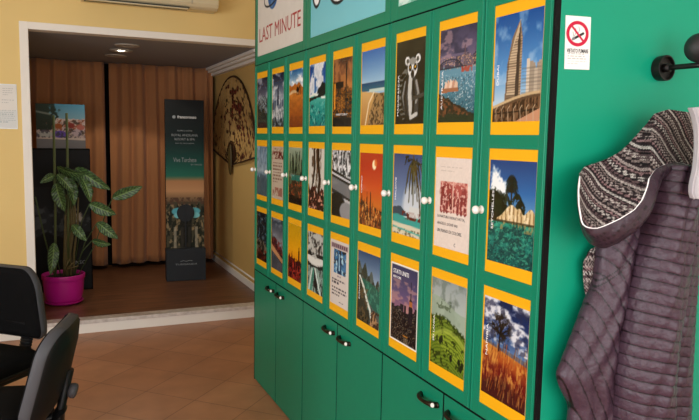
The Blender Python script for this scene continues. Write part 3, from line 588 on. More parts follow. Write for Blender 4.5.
for r, fn in enumerate((art_r1, art_r2, art_r3)):
    z0, z1 = ROWS[r]
    for K in range(9):
        a = fn(K); a.img = a.img ** 1.22
        dz = [-.002, .003, -.001, .002, -.003, .001, .002, .004, .002][(K + 4 * r) % 9]
        yc = Y0 - K * D - OA - OB / 2 - [.002, .003, .001, .002, .002, .003, .003, .004, .002][(K + 2 * r) % 9]
        p = sheet('poster', a, PW, PH, M['print'])
        p.matrix_world = basis((W + .0034, yc, (z0 + z1) / 2 + dz), -Y, -X) @ Matrix.Rotation(math.radians([.2, -.3, .4, 0, -.4, .3, .1, -.2, .1][(K + r) % 9]), 4, 'Z')
        tag(p, '%s poster, %s row of the green cupboard doors' % (LAB[r][K], ROWN[r]), 'poster', 'travel pictures on the green cabinet doors')
        if (r, K) in VTXT:
            tx, ln, st = VTXT[(r, K)]
            lettering(p, [(tx, -PW / 2 + .024, -PH / 2 + PH * st, PH * ln, .009, 90, 'LEFT')], M['white_ink'], .0016)
        if (r, K) == (0, 4): lettering(p, [('HISTORY', 0, -PH / 2 + .05, .13, .009, 0, 'CENTER')], M['white_ink'], .0016)
        if (r, K) == (2, 6): lettering(p, [('STATI UNITI', -.086, .112, .12, .017, 0, 'LEFT'), ('NEW YORK', -.086, .094, .062, .009, 0, 'LEFT')], M['white_ink'], .0016)
        if (r, K) == (1, 7):
            lettering(p, [("LA NATURA NON E' FATTA,", -.086, -.052, .165, .011, 0, 'LEFT'), ('ANGELO, DOVE VAI:', -.086, -.076, .125, .011, 0, 'LEFT'), ('UN PIANO DI COLORE.', -.086, -.100, .150, .011, 0, 'LEFT'), ('C', .02, -.140, .008, .012, 0, 'LEFT')], M['black_ink'], .0016)

# cards behind the flaps
CW, CH = .812, .506
def card(j, art, label):
    o = sheet('display_card', art, CW, CH, M['matte_print'], t=.0015)
    o.matrix_world = basis((W + .0039, Y0 - j * U - .464, 2.0915 + .2545), -Y, -X); return tag(o, label, 'card', 'large cards over the cabinet doors')
a = Art(200, 125, 1.6, 1, 'd9d4cc'); a.tint(.02, 10)
gx, gy = .37, .68
a.ell(gx, gy, .12, .20, '2f5f9c', w=.06); a.mix(a.soft(a.noise(3) - .55, .06) * a.soft(1 - np.hypot((a.u - gx) / .11, (a.v - gy) / .185), .1), '7fa0c4')
a.line([(gx + .20 * math.cos(t), gy - .02 + .12 * math.sin(t) + .05 * math.cos(t)) for t in np.linspace(PI * .8, PI * 2.15, 24)], .022, '16161a')
o = card(0, a, 'white LAST MINUTE card with a blue globe above the far cabinet')
lettering(o, [('LAST MINUTE', 0, -CH / 2 + .080, .735, .084, 0, 'CENTER')], M['red_ink'], .002)
a = Art(200, 125, 1.6, 2, '74c0cc'); a.grad([(0, '7cc6d0'), (1, '66b4c6')])
for cx, cy, rx, ry in ((.10, .42, .055, .13), (.43, .36, .12, .12)):
    a.ell(cx, cy, rx + .02, ry + .03, '1a1c20', w=.05); a.ell(cx, cy, rx, ry, 'f0f2f2', w=.05)
a.poly([(0, .55), (.5, .45), (.9, .6), (.6, .75), (.1, .75)], 'f0f2f2'); a.ell(.11, .42, .025, .07, '1a1c20', w=.1)
card(1, a, 'pale blue card with a black and white drawing, above middle cabinet')
a = Art(200, 125, 1.6, 3, 'a8d4c4'); a.mix(a.soft(a.noise(22) - .5, .05), 'dcefe6', .8); a.mix(a.soft(a.noise(14) - .6, .05), '5fa890', .7)
card(2, a, 'mint patterned card above the cabinet nearest the coat hook')

# ------------------------------------------------------------------ no smoking sign
a = Art(60, 112, .54, 1, 'f4f3f0')
th = np.hypot((a.u - .48) * .54, a.v - .67)
cig = [(.40, .60), (.68, .70)]
a.line([(.30, .585), (.32, .64), (.30, .70)], .012, '8a8a8a'); a.line([(.36, .62), (.42, .70), (.40, .76)], .012, '8a8a8a'); a.line([(.50, .68), (.56, .74), (.52, .80)], .012, '9a9a9a')
a.line([(.34, .575), (.70, .68)], .045, '1c1c1e'); a.line([(.30, .565), (.36, .58)], .045, '77777a')
a.line([(.24, .815), (.74, .52)], .04, 'c8123c'); a.mix(a.soft(.032 - np.abs(th - .205), .008), 'c8123c')
para(a, .30, 5, .045, .12, .9, 'a9a4a4', 4, .012)
sg = sheet('no_smoking_sign', a, .086, .138, M['print'], t=.0015)
sg.matrix_world = basis((1.2905, YE, 1.862), X, -Y) @ Matrix.Rotation(math.radians(1.8), 4, 'Z')
tag(sg, 'small white no smoking notice with red circle, on the green wall', 'sign')
lettering(sg, [('VIETATO FUMARE', 0, -.026, .074, .0105, 0, 'CENTER')], M['black_ink'], .0018, bold=.0008)

# ------------------------------------------------------------------ coat hook
hk = empty('coat_hook', (1.597, YE - .004, 1.813), math.radians(5)); tag(hk, 'dark round coat hook with ball end on the green wall', 'coat hook')
m = MB().lathe([(.034, -.006), (.035, .002), (.036, .022), (.032, .022), (.031, .012), (.012, .011), (.001, .011)], (0, 0, 0), (0, -1, 0), 40)
fix_normals(m.build('wall_plate', M['hook'], hk, smooth=False, bevel=.001))
m = MB().tube([(0, -.010, 0), (0, -.05, 0), (0, -.10, 0), (0, -.165, 0)], .0075, 16).tube([(0, -.010, 0), (0, -.03, 0)], .012, 16)
m.build('arm', M['hook'], hk, smooth=True)
m = MB().tube([(0, -.118, .004), (0, -.118, .02)], .008, 14); m.ball((0, -.115, .0455), .039, 28)
m.build('ball_knob', M['hook_ball'], hk, smooth=True)
m = MB().tube([(0, -.16, 0), (0.0, -.168, -.05), (0, -.165, -.09), (0, -.175, -.115), (0, -.19, -.11), (0, -.197, -.09)], .006, 12)
m.build('lower_hook', M['hook'], hk, smooth=True)

# ------------------------------------------------------------------ quilted jacket
def resamp(pts, n):
    p = np.array(pts, float); d = np.r_[0, np.cumsum(np.linalg.norm(np.diff(p, axis=0), axis=1))]; t = np.linspace(0, d[-1], n)
    return np.stack([np.interp(t, d, p[:, k]) for k in range(p.shape[1])], 1)
def smooth_curve(p, it=3):
    p = p.copy()
    for _ in range(it): p[1:-1] = p[1:-1] * .5 + (p[:-2] + p[2:]) * .25
    return p
def fold(mb, Lp, Rp, yc, front, back, nz, phase, puff=.16, na=30, wob=0, sw=.13, mark=lambda x, z: False):
    """closed padded fold hanging between two edge lines (x, z); phase(x, z) gives the quilting rows; returns the cloth colours"""
    Ls, Rs = smooth_curve(resamp(Lp, nz), 20), smooth_curve(resamp(Rp, nz), 20); rings = []; cols = []
    rg_ = np.random.default_rng(nz)
    for i in range(nz):
        ring = []
        for k in range(na):
            t = 2 * PI * k / na; s = .5 - .5 * math.cos(t); x, z = Ls[i] * (1 - s) + Rs[i] * s
            ph = phase(x, z) + .06 * math.sin(31 * x + 9 * z); sn = abs(math.sin(PI * ph)); q = sn ** .32; g = 1 - puff * (1 - q)
            dep = abs(math.sin(t)) ** .95; fr = t < PI
            wv = 1 + wob * (math.sin(9.4 * s + 9 * z) + .5 * math.sin(23 * s - 31 * z)) * math.sin(PI * s)
            y = yc - front * dep * g * wv if fr else yc + back * dep
            cx = (Ls[i][0] + Rs[i][0]) / 2; xx = cx + (x - cx) * (1 - puff * .35 * (1 - q))
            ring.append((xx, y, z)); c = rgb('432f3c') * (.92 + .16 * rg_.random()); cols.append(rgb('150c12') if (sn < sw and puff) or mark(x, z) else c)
        rings.append(ring)
    mb.rings(rings); return cols
def paint(o, cols):
    at = o.data.color_attributes.new('print', 'FLOAT_COLOR', 'POINT'); c = np.asarray(cols).reshape(-1, 3)
    c = np.where(c <= .04045, c / 12.92, ((c + .055) / 1.055) ** 2.4); at.data.foreach_set('color', np.concatenate([c, np.ones((len(c), 1))], 1).astype(np.float32).ravel())
jk = empty('jacket', (1.5, YE, .5)); tag(jk, 'plum quilted hooded jacket with patterned hood lining, hanging on green wall', 'jacket')
off = Vector((-1.5, -YE, -.5))
def loc_(mb): mb.v = [tuple(Vector(p) + off) for p in mb.v]; return mb
LPL = [(1.45, 1.50), (1.41, 1.475), (1.363, 1.382), (1.337, 1.316), (1.33, 1.222), (1.302, 1.17), (1.279, 1.117), (1.255, 1.065), (1.213, .975), (1.226, .943), (1.248, .909), (1.266, .885), (1.266, .859), (1.262, .70), (1.255, .55)]
LPR = [(1.54, 1.52), (1.535, 1.474), (1.529, 1.377), (1.516, 1.307), (1.502, 1.21), (1.488, 1.154), (1.478, 1.098), (1.471, 1.042), (1.465, .942), (1.464, .91), (1.463, .878), (1.461, .85), (1.463, .829), (1.46, .69), (1.46, .55)]
F2L = [(1.475, 1.545), (1.461, 1.505), (1.451, 1.412), (1.435, 1.306), (1.41, 1.186), (1.391, 1.065), (1.381, .969), (1.383, .86), (1.385, .7), (1.39, .55)]
F2R = [(1.58, 1.545), (1.585, 1.504), (1.583, 1.408), (1.583, 1.297), (1.576, 1.172), (1.566, 1.045), (1.564, .944), (1.567, .83), (1.565, .7), (1.56, .55)]
F3L = [(1.57, 1.60), (1.582, 1.503), (1.584, 1.407), (1.582, 1.296), (1.579, 1.169), (1.572, 1.041), (1.572, .94), (1.575, .825), (1.575, .7), (1.57, .55)]
F3L = [(x + .012, z) for x, z in F3L]
F3R = [(1.68, 1.60), (1.70, 1.503), (1.72, 1.407), (1.735, 1.296), (1.745, 1.169), (1.75, 1.041), (1.755, .94), (1.76, .825), (1.76, .7), (1.76, .55)]
LPL = [(x + .014, z) for x, z in LPL]
def seam_side(x, z):       # diagonal side seam of the left panel
    return (z - 1.078) - (x - 1.186) * .94
def ph_left(x, z):
    s = seam_side(x, z)
    return (z + .95 * x) / .046 if s > 0 else (z + 1.9 * x) / .072
for nm, args in (('left_panel', (LPL, LPR, 1.338, .048, .05, 300, ph_left, .10, 200, .12, .15, lambda x, z: z > .95 and (abs(seam_side(x, z) - .004) < .0022 or abs(seam_side(x, z) + .008) < .0018))),
                 ('sleeve', (F2L, F2R, 1.275, .08, .09, 720, lambda x, z: (z + .20 * x) / .0300, .075, 70, .10, .16)),
                 ('back_panel', (F3L, F3R, 1.358, .055, .038, 720, lambda x, z: (z + .14 * x + .01) / .0300, .075, 70, .10, .16))):
    b = MB(); cols = fold(b, *args); o = fix_normals(loc_(b).build(nm, M['puffer'], jk, smooth=True)); paint(o, cols)
TRIM = [(1.24, 1.31, 1.514), (1.219, 1.29, 1.48), (1.204, 1.27, 1.445), (1.197, 1.25, 1.405), (1.201, 1.245, 1.395), (1.215, 1.24, 1.39), (1.233, 1.235, 1.389), (1.254, 1.23, 1.396), (1.292, 1.22, 1.413), (1.327, 1.21, 1.435), (1.352, 1.21, 1.46), (1.366, 1.21, 1.489), (1.382, 1.22, 1.514), (1.412, 1.23, 1.535), (1.458, 1.24, 1.547), (1.506, 1.25, 1.552), (1.549, 1.26, 1.548), (1.61, 1.27, 1.54)]
HOUT = [(1.26, 1.33, 1.508), (1.244, 1.315, 1.465), (1.243, 1.31, 1.435), (1.243, 1.3, 1.389), (1.246, 1.29, 1.365), (1.267, 1.29, 1.343), (1.295, 1.29, 1.331), (1.315, 1.285, 1.328), (1.35, 1.28, 1.34), (1.389, 1.275, 1.369), (1.416, 1.27, 1.4), (1.434, 1.27, 1.439), (1.446, 1.27, 1.473), (1.469, 1.28, 1.504), (1.502, 1.285, 1.525), (1.552, 1.29, 1.535), (1.604, 1.3, 1.529), (1.67, 1.31, 1.52)]
HTOP = [(1.259, 1.33, 1.516), (1.284, 1.34, 1.536), (1.335, 1.34, 1.549), (1.376, 1.34, 1.563), (1.399, 1.335, 1.576), (1.428, 1.33, 1.601), (1.456, 1.325, 1.631), (1.478, 1.32, 1.655), (1.496, 1.315, 1.68), (1.538, 1.31, 1.692), (1.611, 1.3, 1.686), (1.68, 1.3, 1.67)]
NS, NT = 190, 90
tr, ho, ht = (smooth_curve(resamp(p, NS), 3) for p in (TRIM, HOUT, HTOP))
rows_ = []
for j in range(NT):
    t = j / (NT - 1); r = ht * (1 - t) + tr * t
    r[:, 1] += .012 * np.sin(PI * t) * np.sin(PI * np.linspace(0, 1, NS)) ** .5 - .014 * np.sin(PI * t) * np.sin(np.linspace(0, 1, NS) * 11 + 2 * t) * .5
    rows_.append(r)
G = np.array(rows_)                                     # NT x NS x 3
cs = np.zeros((NT, NS, 3)); rg = np.random.default_rng(3)
bandc = [('b3a39f', '2c2426'), ('8d7d7a', '1d181a'), ('c4b8b2', '4a3c3e'), ('6a5557', '1a1416'), ('cfc6c0', '2a2426'), ('9a7a7c', '241c1e')]
for j in range(NT):
    for i in range(NS):
        x, _, z = G[j, i]; q = (.88 * x + .47 * z) + .006 * math.sin(z * 22 + x * 9); p_ = -.47 * x + .88 * z
        k = q / .0125; kb = int(math.floor(k)); fr = k - kb; lo, hi = bandc[kb % 6]
        zig = abs(((p_ / .0075 + .5 * (kb % 2)) % 1) - .5) * 2
        on_ = [fr < .55, zig + abs(fr - .5) * 2 < .95, (zig > .5) != (fr > .5), abs(fr - .3 - .4 * zig) < .2][kb % 4]
        c = rgb(lo) * .78 if on_ else rgb(hi); cs[j, i] = np.clip(c * (.7 + .6 * rg.random()), 0, 1)
ln = MB(); ln.v = [tuple(Vector(p) + off) for r in G for p in r]
ln.f = [(j * NS + i, (j + 1) * NS + i, (j + 1) * NS + i + 1, j * NS + i + 1) for j in range(NT - 1) for i in range(NS - 1)]
lo_ = ln.build('hood_lining', M['knit'], jk, smooth=True)
paint(lo_, cs); md = lo_.modifiers.new('thickness', 'SOLIDIFY'); md.thickness = .006; md.offset = 0
# padded outside of the hood: from the piping round underneath and back to the top
hb = np.array(ht); hb[:, 0] += .025 + .9 * (1.392 - hb[:, 1]); hb[:, 1] = 1.392; hb[:, 2] -= .035
ring_curves = []
for t in np.linspace(0, 1, 16): 
    r = tr * (1 - t) + ho * t; d = ho - tr; SB = np.sin(PI * np.clip(np.linspace(-.12, 1, NS), 0, 1)) ** .8; r = r + np.stack([0 * t * d[:, 0], -.028 * math.sin(PI * t) * SB, -.006 * math.sin(PI * t) * np.ones(NS)], 1)
    q = np.abs(np.sin(PI * (r[:, 0] * .75 - r[:, 2] * .3) / .045)) ** .45; r[:, 1] += .006 * (1 - q) * math.sin(PI * t); ring_curves.append(r)
for t in np.linspace(.12, 1, 9): r = ho * (1 - t) + hb * t; r[:, 1] += .02 * math.sin(PI * t) * np.linspace(0, 1, NS); ring_curves.append(r)
sh = MB(); sh.v = [tuple(Vector(p) + off) for r in ring_curves for p in r]
sh.f = [(j * NS + i, j * NS + i + 1, (j + 1) * NS + i + 1, (j + 1) * NS + i) for j in range(len(ring_curves) - 1) for i in range(NS - 1)]
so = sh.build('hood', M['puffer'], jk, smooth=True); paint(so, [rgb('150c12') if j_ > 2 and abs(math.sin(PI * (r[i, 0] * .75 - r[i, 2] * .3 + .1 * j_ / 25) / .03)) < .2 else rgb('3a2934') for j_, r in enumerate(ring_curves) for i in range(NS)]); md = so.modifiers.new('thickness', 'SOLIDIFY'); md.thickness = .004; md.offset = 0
loc_(MB().tube([tuple(p) for p in tr[::3]], .0021, 8)).build('piping', M['piping'], jk, smooth=True)
# lining of the open front that shows at the left edge
KN = [(1.40, 1.335), (1.375, 1.318), (1.345, 1.306), (1.326, 1.272), (1.33, 1.227), (1.345, 1.165)]; KR = [(1.43, 1.335), (1.42, 1.318), (1.41, 1.30), (1.40, 1.272), (1.39, 1.22), (1.375, 1.16)]
a_, b_ = smooth_curve(resamp(KN, 60), 2), smooth_curve(resamp(KR, 60), 2); pts = []; cc = []
for i in range(60):
    for k in range(26):
        s = k / 25; x, z = a_[i] * (1 - s) + b_[i] * s; pts.append((x, 1.372 - .012 * math.sin(PI * s * .5), z))
        kb = int(z / .010); on_ = math.sin(x / .0085 * 2 * PI + kb) * math.sin(z / .010 * 2 * PI) > 0
        cc.append(rgb(bandc[kb % 6][0]) * .9 if on_ else rgb(bandc[kb % 6][1]))
k_ = MB(); k_.v = [tuple(Vector(p) + off) for p in pts]; k_.f = [(i * 26 + k, i * 26 + k + 1, (i + 1) * 26 + k + 1, (i + 1) * 26 + k) for i in range(59) for k in range(25)]
ko = k_.build('body_lining', M['knit'], jk, smooth=True); paint(ko, cc); md = ko.modifiers.new('thickness', 'SOLIDIFY'); md.thickness = .004
loc_(MB().tube([(1.300, 1.345, .895), (1.292, 1.35, .874), (1.287, 1.35, .84), (1.28, 1.35, .75)], .0024, 8)).build('hem_cord', M['piping'], jk, smooth=True)

# pale grey garment hung over it, mostly outside the picture
gm = empty('sweatshirt', (1.55, 1.17, 1.45)); tag(gm, 'pale grey jersey garment hanging over the quilted jacket at right edge', 'garment')
GL = [(1.425, 1.688), (1.44, 1.665), (1.450, 1.635), (1.455, 1.594), (1.454, 1.534), (1.446, 1.511), (1.444, 1.479), (1.454, 1.467)]
GR = [(1.56, 1.70), (1.60, 1.68), (1.63, 1.635), (1.64, 1.594), (1.64, 1.534), (1.64, 1.505), (1.64, 1.46), (1.635, 1.45)]
b = MB(); fold(b, GL, GR, 1.150, .03, .03, 60, lambda x, z: .5, 0, 40, .5)
b.v = [tuple(Vector(p) - Vector((1.55, 1.17, 1.45))) for p in b.v]
fix_normals(b.build('body', M['greycloth'], gm, smooth=True))
b = MB().tube([(x - 1.55, 1.143 - 1.17, z - 1.45) for x, z in smooth_curve(resamp(GL, 40), 3)], .003, 8)
MB().tube([(1.59 - 1.55, 1.150 - 1.17, 1.672 - 1.45), (1.62 - 1.55, 1.17 - 1.17, 1.70 - 1.45), (1.642 - 1.55, 1.20 - 1.17, 1.706 - 1.45)], .003, 8).build('hanging_loop', M['greycloth'], gm, smooth=True)
b.build('edge_binding', M['greycloth'], gm, smooth=True)

# ------------------------------------------------------------------ air conditioner
ac = empty('air_conditioner', (.835, YF, 2.597)); tag(ac, 'ivory wall air conditioner above the white alcove frame', 'air conditioner')
prof = [(0, .0), (-.15, .0), (-.185, .014), (-.2, .04), (-.205, .16), (-.19, .25), (-.15, .275), (0, .28)]
b = MB(); b.rings([[(x, y, z) for y, z in prof] for x in (-.57, .45)]); fix_normals(b.build('housing', M['ivory'], ac, bevel=.006))
b = MB().box(-.55, .22, -.190, -.06, -.0035, .002); b.build('air_outlet', M['black_metal'], ac)
fix_normals(MB().box(-.54, .21, -.18, -.15, -.012, -.004).build('louvre', M['ivory'], ac))
MB().box(.235, .238, -.2065, -.2, .03, .16).build('panel_joint', M['grey_ink'], ac)

# ------------------------------------------------------------------ notice on the left wall
nt_ = empty('wall_notice', (-.262, YF, 1.786)); tag(nt_, 'printed white notice in a clear sleeve left of the alcove frame', 'notice')
MB().box(-.068, .068, -.006, -.0005, -.165, .165).build('sleeve_back', M['acrylic'], nt_, bevel=.001)
a = Art(36, 84, .42, 5, 'e2ddd4'); a.mix(a.band(0, .4), 'd5d6d2'); para(a, .92, 4, .05, .3, .9, 'a9a6a0', 1, .014); para(a, .66, 2, .06, .25, .9, '9a9a98', 2, .018); para(a, .42, 7, .045, .1, .95, '9aa4a4', 3, .016)
s_ = sheet('page', a, .128, .318, M['print'], nt_); s_.matrix_local = basis((0, -.0062, 0), X, -Y)

# ------------------------------------------------------------------ alcove: curtains, spots
def curtain(name, x0, x1, label, seed, y=7.74, z0=.155):
    r = random.Random(seed); nx, nz = int((x1 - x0) * 130), 26; ph = [r.random() * 6 for _ in range(4)]; v = []
    for k in range(nz):
        z = z0 + (ZB - .004 - z0) * k / (nz - 1); dr = 1 - .25 * k / nz
        for i in range(nx):
            x = x0 + (x1 - x0) * i / (nx - 1); xx = x + .03 * math.sin(3.1 * x + ph[3] + z * .8)
            w = .040 * math.sin(xx * 2 * PI / .19 + ph[0] + .9 * math.sin(xx * 7)) + .030 * math.sin(xx * 2 * PI / .47 + ph[1]) + .010 * math.sin(xx * 2 * PI / .075 + ph[2])
            v.append((x - x0, w * dr, z - z0 + (.006 * math.sin(xx * 9 + ph[1]) if k == 0 else 0)))
    m = MB(); m.v = v; m.f = [(k * nx + i, k * nx + i + 1, (k + 1) * nx + i + 1, (k + 1) * nx + i) for k in range(nz - 1) for i in range(nx - 1)]
    o = m.build(name, M['curtain'], smooth=True); o.location = (x0, y, z0)
    md = o.modifiers.new('thickness', 'SOLIDIFY'); md.thickness = .004
    return tag(o, label, 'curtain', 'rust curtains across the alcove')
curtain('curtain', -.5, .585, 'rust brown curtain behind the potted plant, left of the gap', 1)
curtain('curtain', .635, 1.76, 'rust brown curtain behind the tall dark totem, right of gap', 2)

for x, y, lit in ((.655, 6.155, 0), (.644, 6.548, 1), (.640, 7.0, 0)):
    s = empty('ceiling_spotlight', (x, y, ZB)); tag(s, ['unlit recessed ceiling spotlight at the front of the alcove', 'lit recessed ceiling spotlight, middle one of the alcove', 'unlit recessed ceiling spotlight deepest in the alcove'][0 if y < 6.3 else (1 if lit else 2)], 'spotlight', 'recessed spots in the alcove ceiling')
    fix_normals(MB().lathe([(.104, -.0005), (.104, -.006), (.096, -.012), (.05, -.009), (.046, -.001)], (0, 0, 0), Z, 32).build('rim', M['steel'], s, smooth=True))
    MB().lathe([(.001, -.010), (.02, -.009), (.032, -.005), (.032, -.001)], (0, 0, 0), Z, 24).build('bulb', M['bulb'] if lit else M['bulb_off'], s, smooth=True)

# ------------------------------------------------------------------ tall dark totem
ang = math.radians(-4)
tt = empty('advertising_totem', (1.278, 6.9, ZS), ang); tag(tt, 'tall dark cardboard totem with a beach picture, before right curtain', 'totem')
TW, TH = .385, 1.845
a = Art(60, 280, .21, 8)
a.grad([(0, '1a1a16'), (.40, '2a281f'), (.50, 'c9986c'), (.555, 'b48258'), (.585, '1f6a58'), (.66, '0f4a42'), (.80, '08191a'), (1, '07090b')])
a.mix(a.band(0, .44), '4a4634'); a.mix(a.soft(a.noise(9, 22) - .48, .05) * (a.v < .43), '1c2216'); a.mix(a.soft(a.noise(12, 26) - .60, .05) * (a.v < .43), 'a8906a', .8); a.mix(a.band(.425, .465) * a.soft(a.noise(14, 40) - .5, .05), '5a4030')
for x, y in ((.30, .375), (.74, .375)):
    a.ell(x, y + .012, .15, .02, '5fb8c8', w=.2); a.ell(x + .02, y - .010, .12, .016, '7fd0d8', w=.2)
a.mix(a.band(.18, .30, .15, .85) * (np.sin(a.u * 34) > .4), 'b8ae98', .7); a.mix(a.band(.18, .36, .36, .66), '14140f', .8)
MB().box(-TW / 2, TW / 2, -.015, .045, 0, TH).build('board', M['totem_edge'], tt, bevel=.002)
s_ = sheet('printed_front', a, TW - .004, TH - .004, M['matte_print'], tt); s_.matrix_local = basis((0, -.0152, TH / 2), X, -Y)
lettering(s_, [('francorosso', -.07, .735, .185, .030, 0, 'LEFT')], M['white_ink'], .0016)
lettering(s_, [('SCOPRI IL NUOVO', 0, .605, .15, .014, 0, 'CENTER'), ('ROYAL ANDILANA', 0, .555, .26, .024, 0, 'CENTER'), ('RESORT & SPA', 0, .515, .20, .022, 0, 'CENTER'), ('NOSY BE, MADAGASCAR', 0, .478, .19, .012, 0, 'CENTER'), ('Vive Turchese', 0, .295, .23, .045, 0, 'CENTER'), ('BY VIAGGI', .06, .262, .11, .014, 0, 'LEFT')], M['grey_ink'], .0016)
MB().lathe([(.014, 0), (.016, .001), (.010, .002)], (-.105, .748, .0012), Z, 20).build('emblem', M['grey_ink'], s_)
b = MB().box(-TW / 2 - .006, TW / 2 + .006, -.075, .06, 0, .335); bs = b.build('foot_box', M['slate'], tt, bevel=.008)
lt = lettering(bs, [('TURISANDA', 0, 0, .22, .018, 0, 'CENTER')], M['grey_ink'], .0)
lt.matrix_local = basis((0, -.0756, .165), X, -Y)
b = MB().tube([(-.06, -.0756, .203), (-.03, -.0756, .212), (0, -.0756, .203), (.03, -.0756, .212), (.06, -.0756, .206)], .0025, 6).build('bird_emblem', M['grey_ink'], bs)
MB().lathe([(.001, 0), (.088, 0), (.088, .006), (.001, .006)], (0.0, -.045, .70), (0, -1, 0), 40).build('round_plaque', M['slate'], tt)
MB().box(-.006, .006, -.043, -.036, .33, .70).build('plaque_stem', M['slate'], tt)

# ------------------------------------------------------------------ wall fan
fn_ = empty('wall_fan', (XS, 6.98, 1.29)); tag(fn_, 'huge open folding fan with dark red flowers on the alcove wall', 'fan')
RF = .93
def fan_pt(r, t): return (r * math.cos(t), r * math.sin(t))      # local u (towards camera), v (up)
nA, nR = 150, 70; t0, t1 = math.radians(7), math.radians(170); v = []; cc = []
fa = Art(nA, nR, 2.0, 12, 'c09a5a')
n1 = fa.noise(13, 9, 3); n2 = fa.noise(30, 22, 2)
for i in range(nA):
    for j in range(nR):
        t = t0 + (t1 - t0) * i / (nA - 1); r = .26 + (RF - .26) * j / (nR - 1); u_, v_ = fan_pt(r, t)
        v.append((-.012 - .006 * (i % 6 < 3), -u_, v_))
        c = rgb('b9965c') * (.9 + .2 * n2[j, i])
        # blossoms and leaves gathered towards the near side
        wgt = n1[j, i] * .8 + .05 + .22 * math.exp(-((math.degrees(t) - 62) / 42) ** 2) * math.exp(-((r - .58) / .26) ** 2)
        if wgt > .66: c = rgb(['5c1420', '3a1016', '7a2a20', '2a2a16', '8c4a30'][int(n2[j, i] * 14) % 5])
        elif wgt > .60: c = rgb('4a3c20')
        if r > RF - .012: c = rgb('2a160c')
        cc.append(c)
m = MB(); m.v = v; m.f = [(i * nR + j, (i + 1) * nR + j, (i + 1) * nR + j + 1, i * nR + j + 1) for i in range(nA - 1) for j in range(nR - 1)]
o = m.build('fan_leaf', M['matte_print'], fn_, smooth=False); paint(o, cc); md = o.modifiers.new('thickness', 'SOLIDIFY'); md.thickness = .004
for t in (t0, t1):
    u1, v1 = fan_pt(RF, t); u0, v0 = fan_pt(-.05, t)
    MB().tube([(-.022, -u0, v0), (-.022, -u1, v1)], [.010, .016], 8, .5).build('guard', M['fan_wood'], fn_, smooth=True)
m = MB()
for i in range(14):
    t = t0 + (t1 - t0) * (i + .5) / 14; u1, v1 = fan_pt(.30, t); m.tube([(-.009, 0, 0), (-.009, -u1, v1)], [.007, .010], 6, .4)
m.build('sticks', M['fan_wood'], fn_)
pts = [fan_pt(RF, t0 + (t1 - t0) * i / 50) for i in range(51)]
MB().tube([(-.016, -a_, b_) for a_, b_ in pts], .007, 8).build('rim', M['fan_wood'], fn_, smooth=True)
fix_normals(MB().ball((-.03, 0, .06), .055, 20, .4, 1, 3.0).build('tassel', M['fan_ochre'], fn_, smooth=True))
# cable duct along the alcove wall
o = MB().tube([(XS - .009, YF + .2, ZS + .115), (XS - .009, 7.9, ZS + .115)], .008, 8).build('cable', M['white_trim'], smooth=True)
tag(o, 'thin white cable running along the alcove wall above baseboard', 'cable')

# ------------------------------------------------------------------ black display stand and picture on it
ds = empty('display_stand', (.06, 6.84, ZS)); tag(ds, 'black display stand with mountain print, behind the potted plant', 'display stand')
MB().box(-.31, .31, -.09, .09, 0, 1.345).build('body', M['totem_edge'], ds, bevel=.003)
a = Art(60, 130, .46, 14, '040405'); m_ = a.band(.38, .74); a.mix(m_, '131519'); f = a.ridge(.60, .16, 3, 5); a.mix(m_ * a.soft(f - a.v, .01), '24282d'); a.mix(m_ * a.soft(f - a.v, .01) * a.soft(a.noise(7) - .55, .06), '50555a', .8); a.mix(a.soft(.06 - np.hypot((a.u - .75) * .46, a.v - .52), .02) * a.soft(a.noise(9) - .4, .1), 'b9b4ac'); a.below(a.ridge(.40, .05, 4, 2), '0a0a0c')
s_ = sheet('printed_front', a, .60, 1.32, M['matte_print'], ds, edge='101010'); s_.matrix_local = basis((0, -.0905, .6725), X, -Y)
lettering(s_, [('MSC', .16, -.42, .085, .034, 0, 'LEFT')], M['grey_ink'], .0016)
a = Art(84, 84, 1.0, 15); a.grad([(.55, '7d9aa6'), (1, '3f7690')]); a.below(a.ridge(.66, .08, 3, 3), 'b9a79c')
a.mix(a.soft(a.noise(12) - .48, .06) * a.band(.24, .68), 'a89490'); a.mix(a.soft(a.noise(14) - .56, .05) * a.band(.3, .66), '8c4a30', .9); a.mix(a.soft(a.noise(11) - .6, .05) * a.band(.3, .64), '4a3a30')
for x, y, c in ((.45, .50, '8c4a1c'), (.70, .52, '7a2a20'), (.30, .5, '5a3a2a'), (.9, .48, 'a05a50')): a.ell(x, y, .08, .06, c)
a.ell(.48, .32, .13, .08, '5a3f9a'); a.ell(.82, .36, .1, .08, 'a89498'); a.ell(.18, .32, .16, .07, 'a0a09c'); a.mix(a.soft(a.noise(13) - .56, .05) * a.band(.24, .42), '3a3440', .8)
a.below(.22 - .03 * a.u, '6d6a6c'); a.mix(a.soft(.40 - a.u - .35 * np.abs(a.v - .72) + .45 * (a.noise(8) - .5), .06) * (a.v > .42), '1c261a', .95); a.mix(a.soft(.02 - np.abs(a.v - .82 + a.u * .2), .02) * (a.u < .3), '8a8c84', .7)
po = empty('display_picture', (.125, 6.80, ZS + 1.346)); tag(po, 'colourful festival photo board standing on the black display stand', 'picture')
MB().box(-.21, .21, -.008, .008, 0, .41).build('backing', M['totem_edge'], po)
s_ = sheet('photo', a, .418, .408, M['matte_print'], po); s_.matrix_local = basis((0, -.0082, .205), X, -Y)

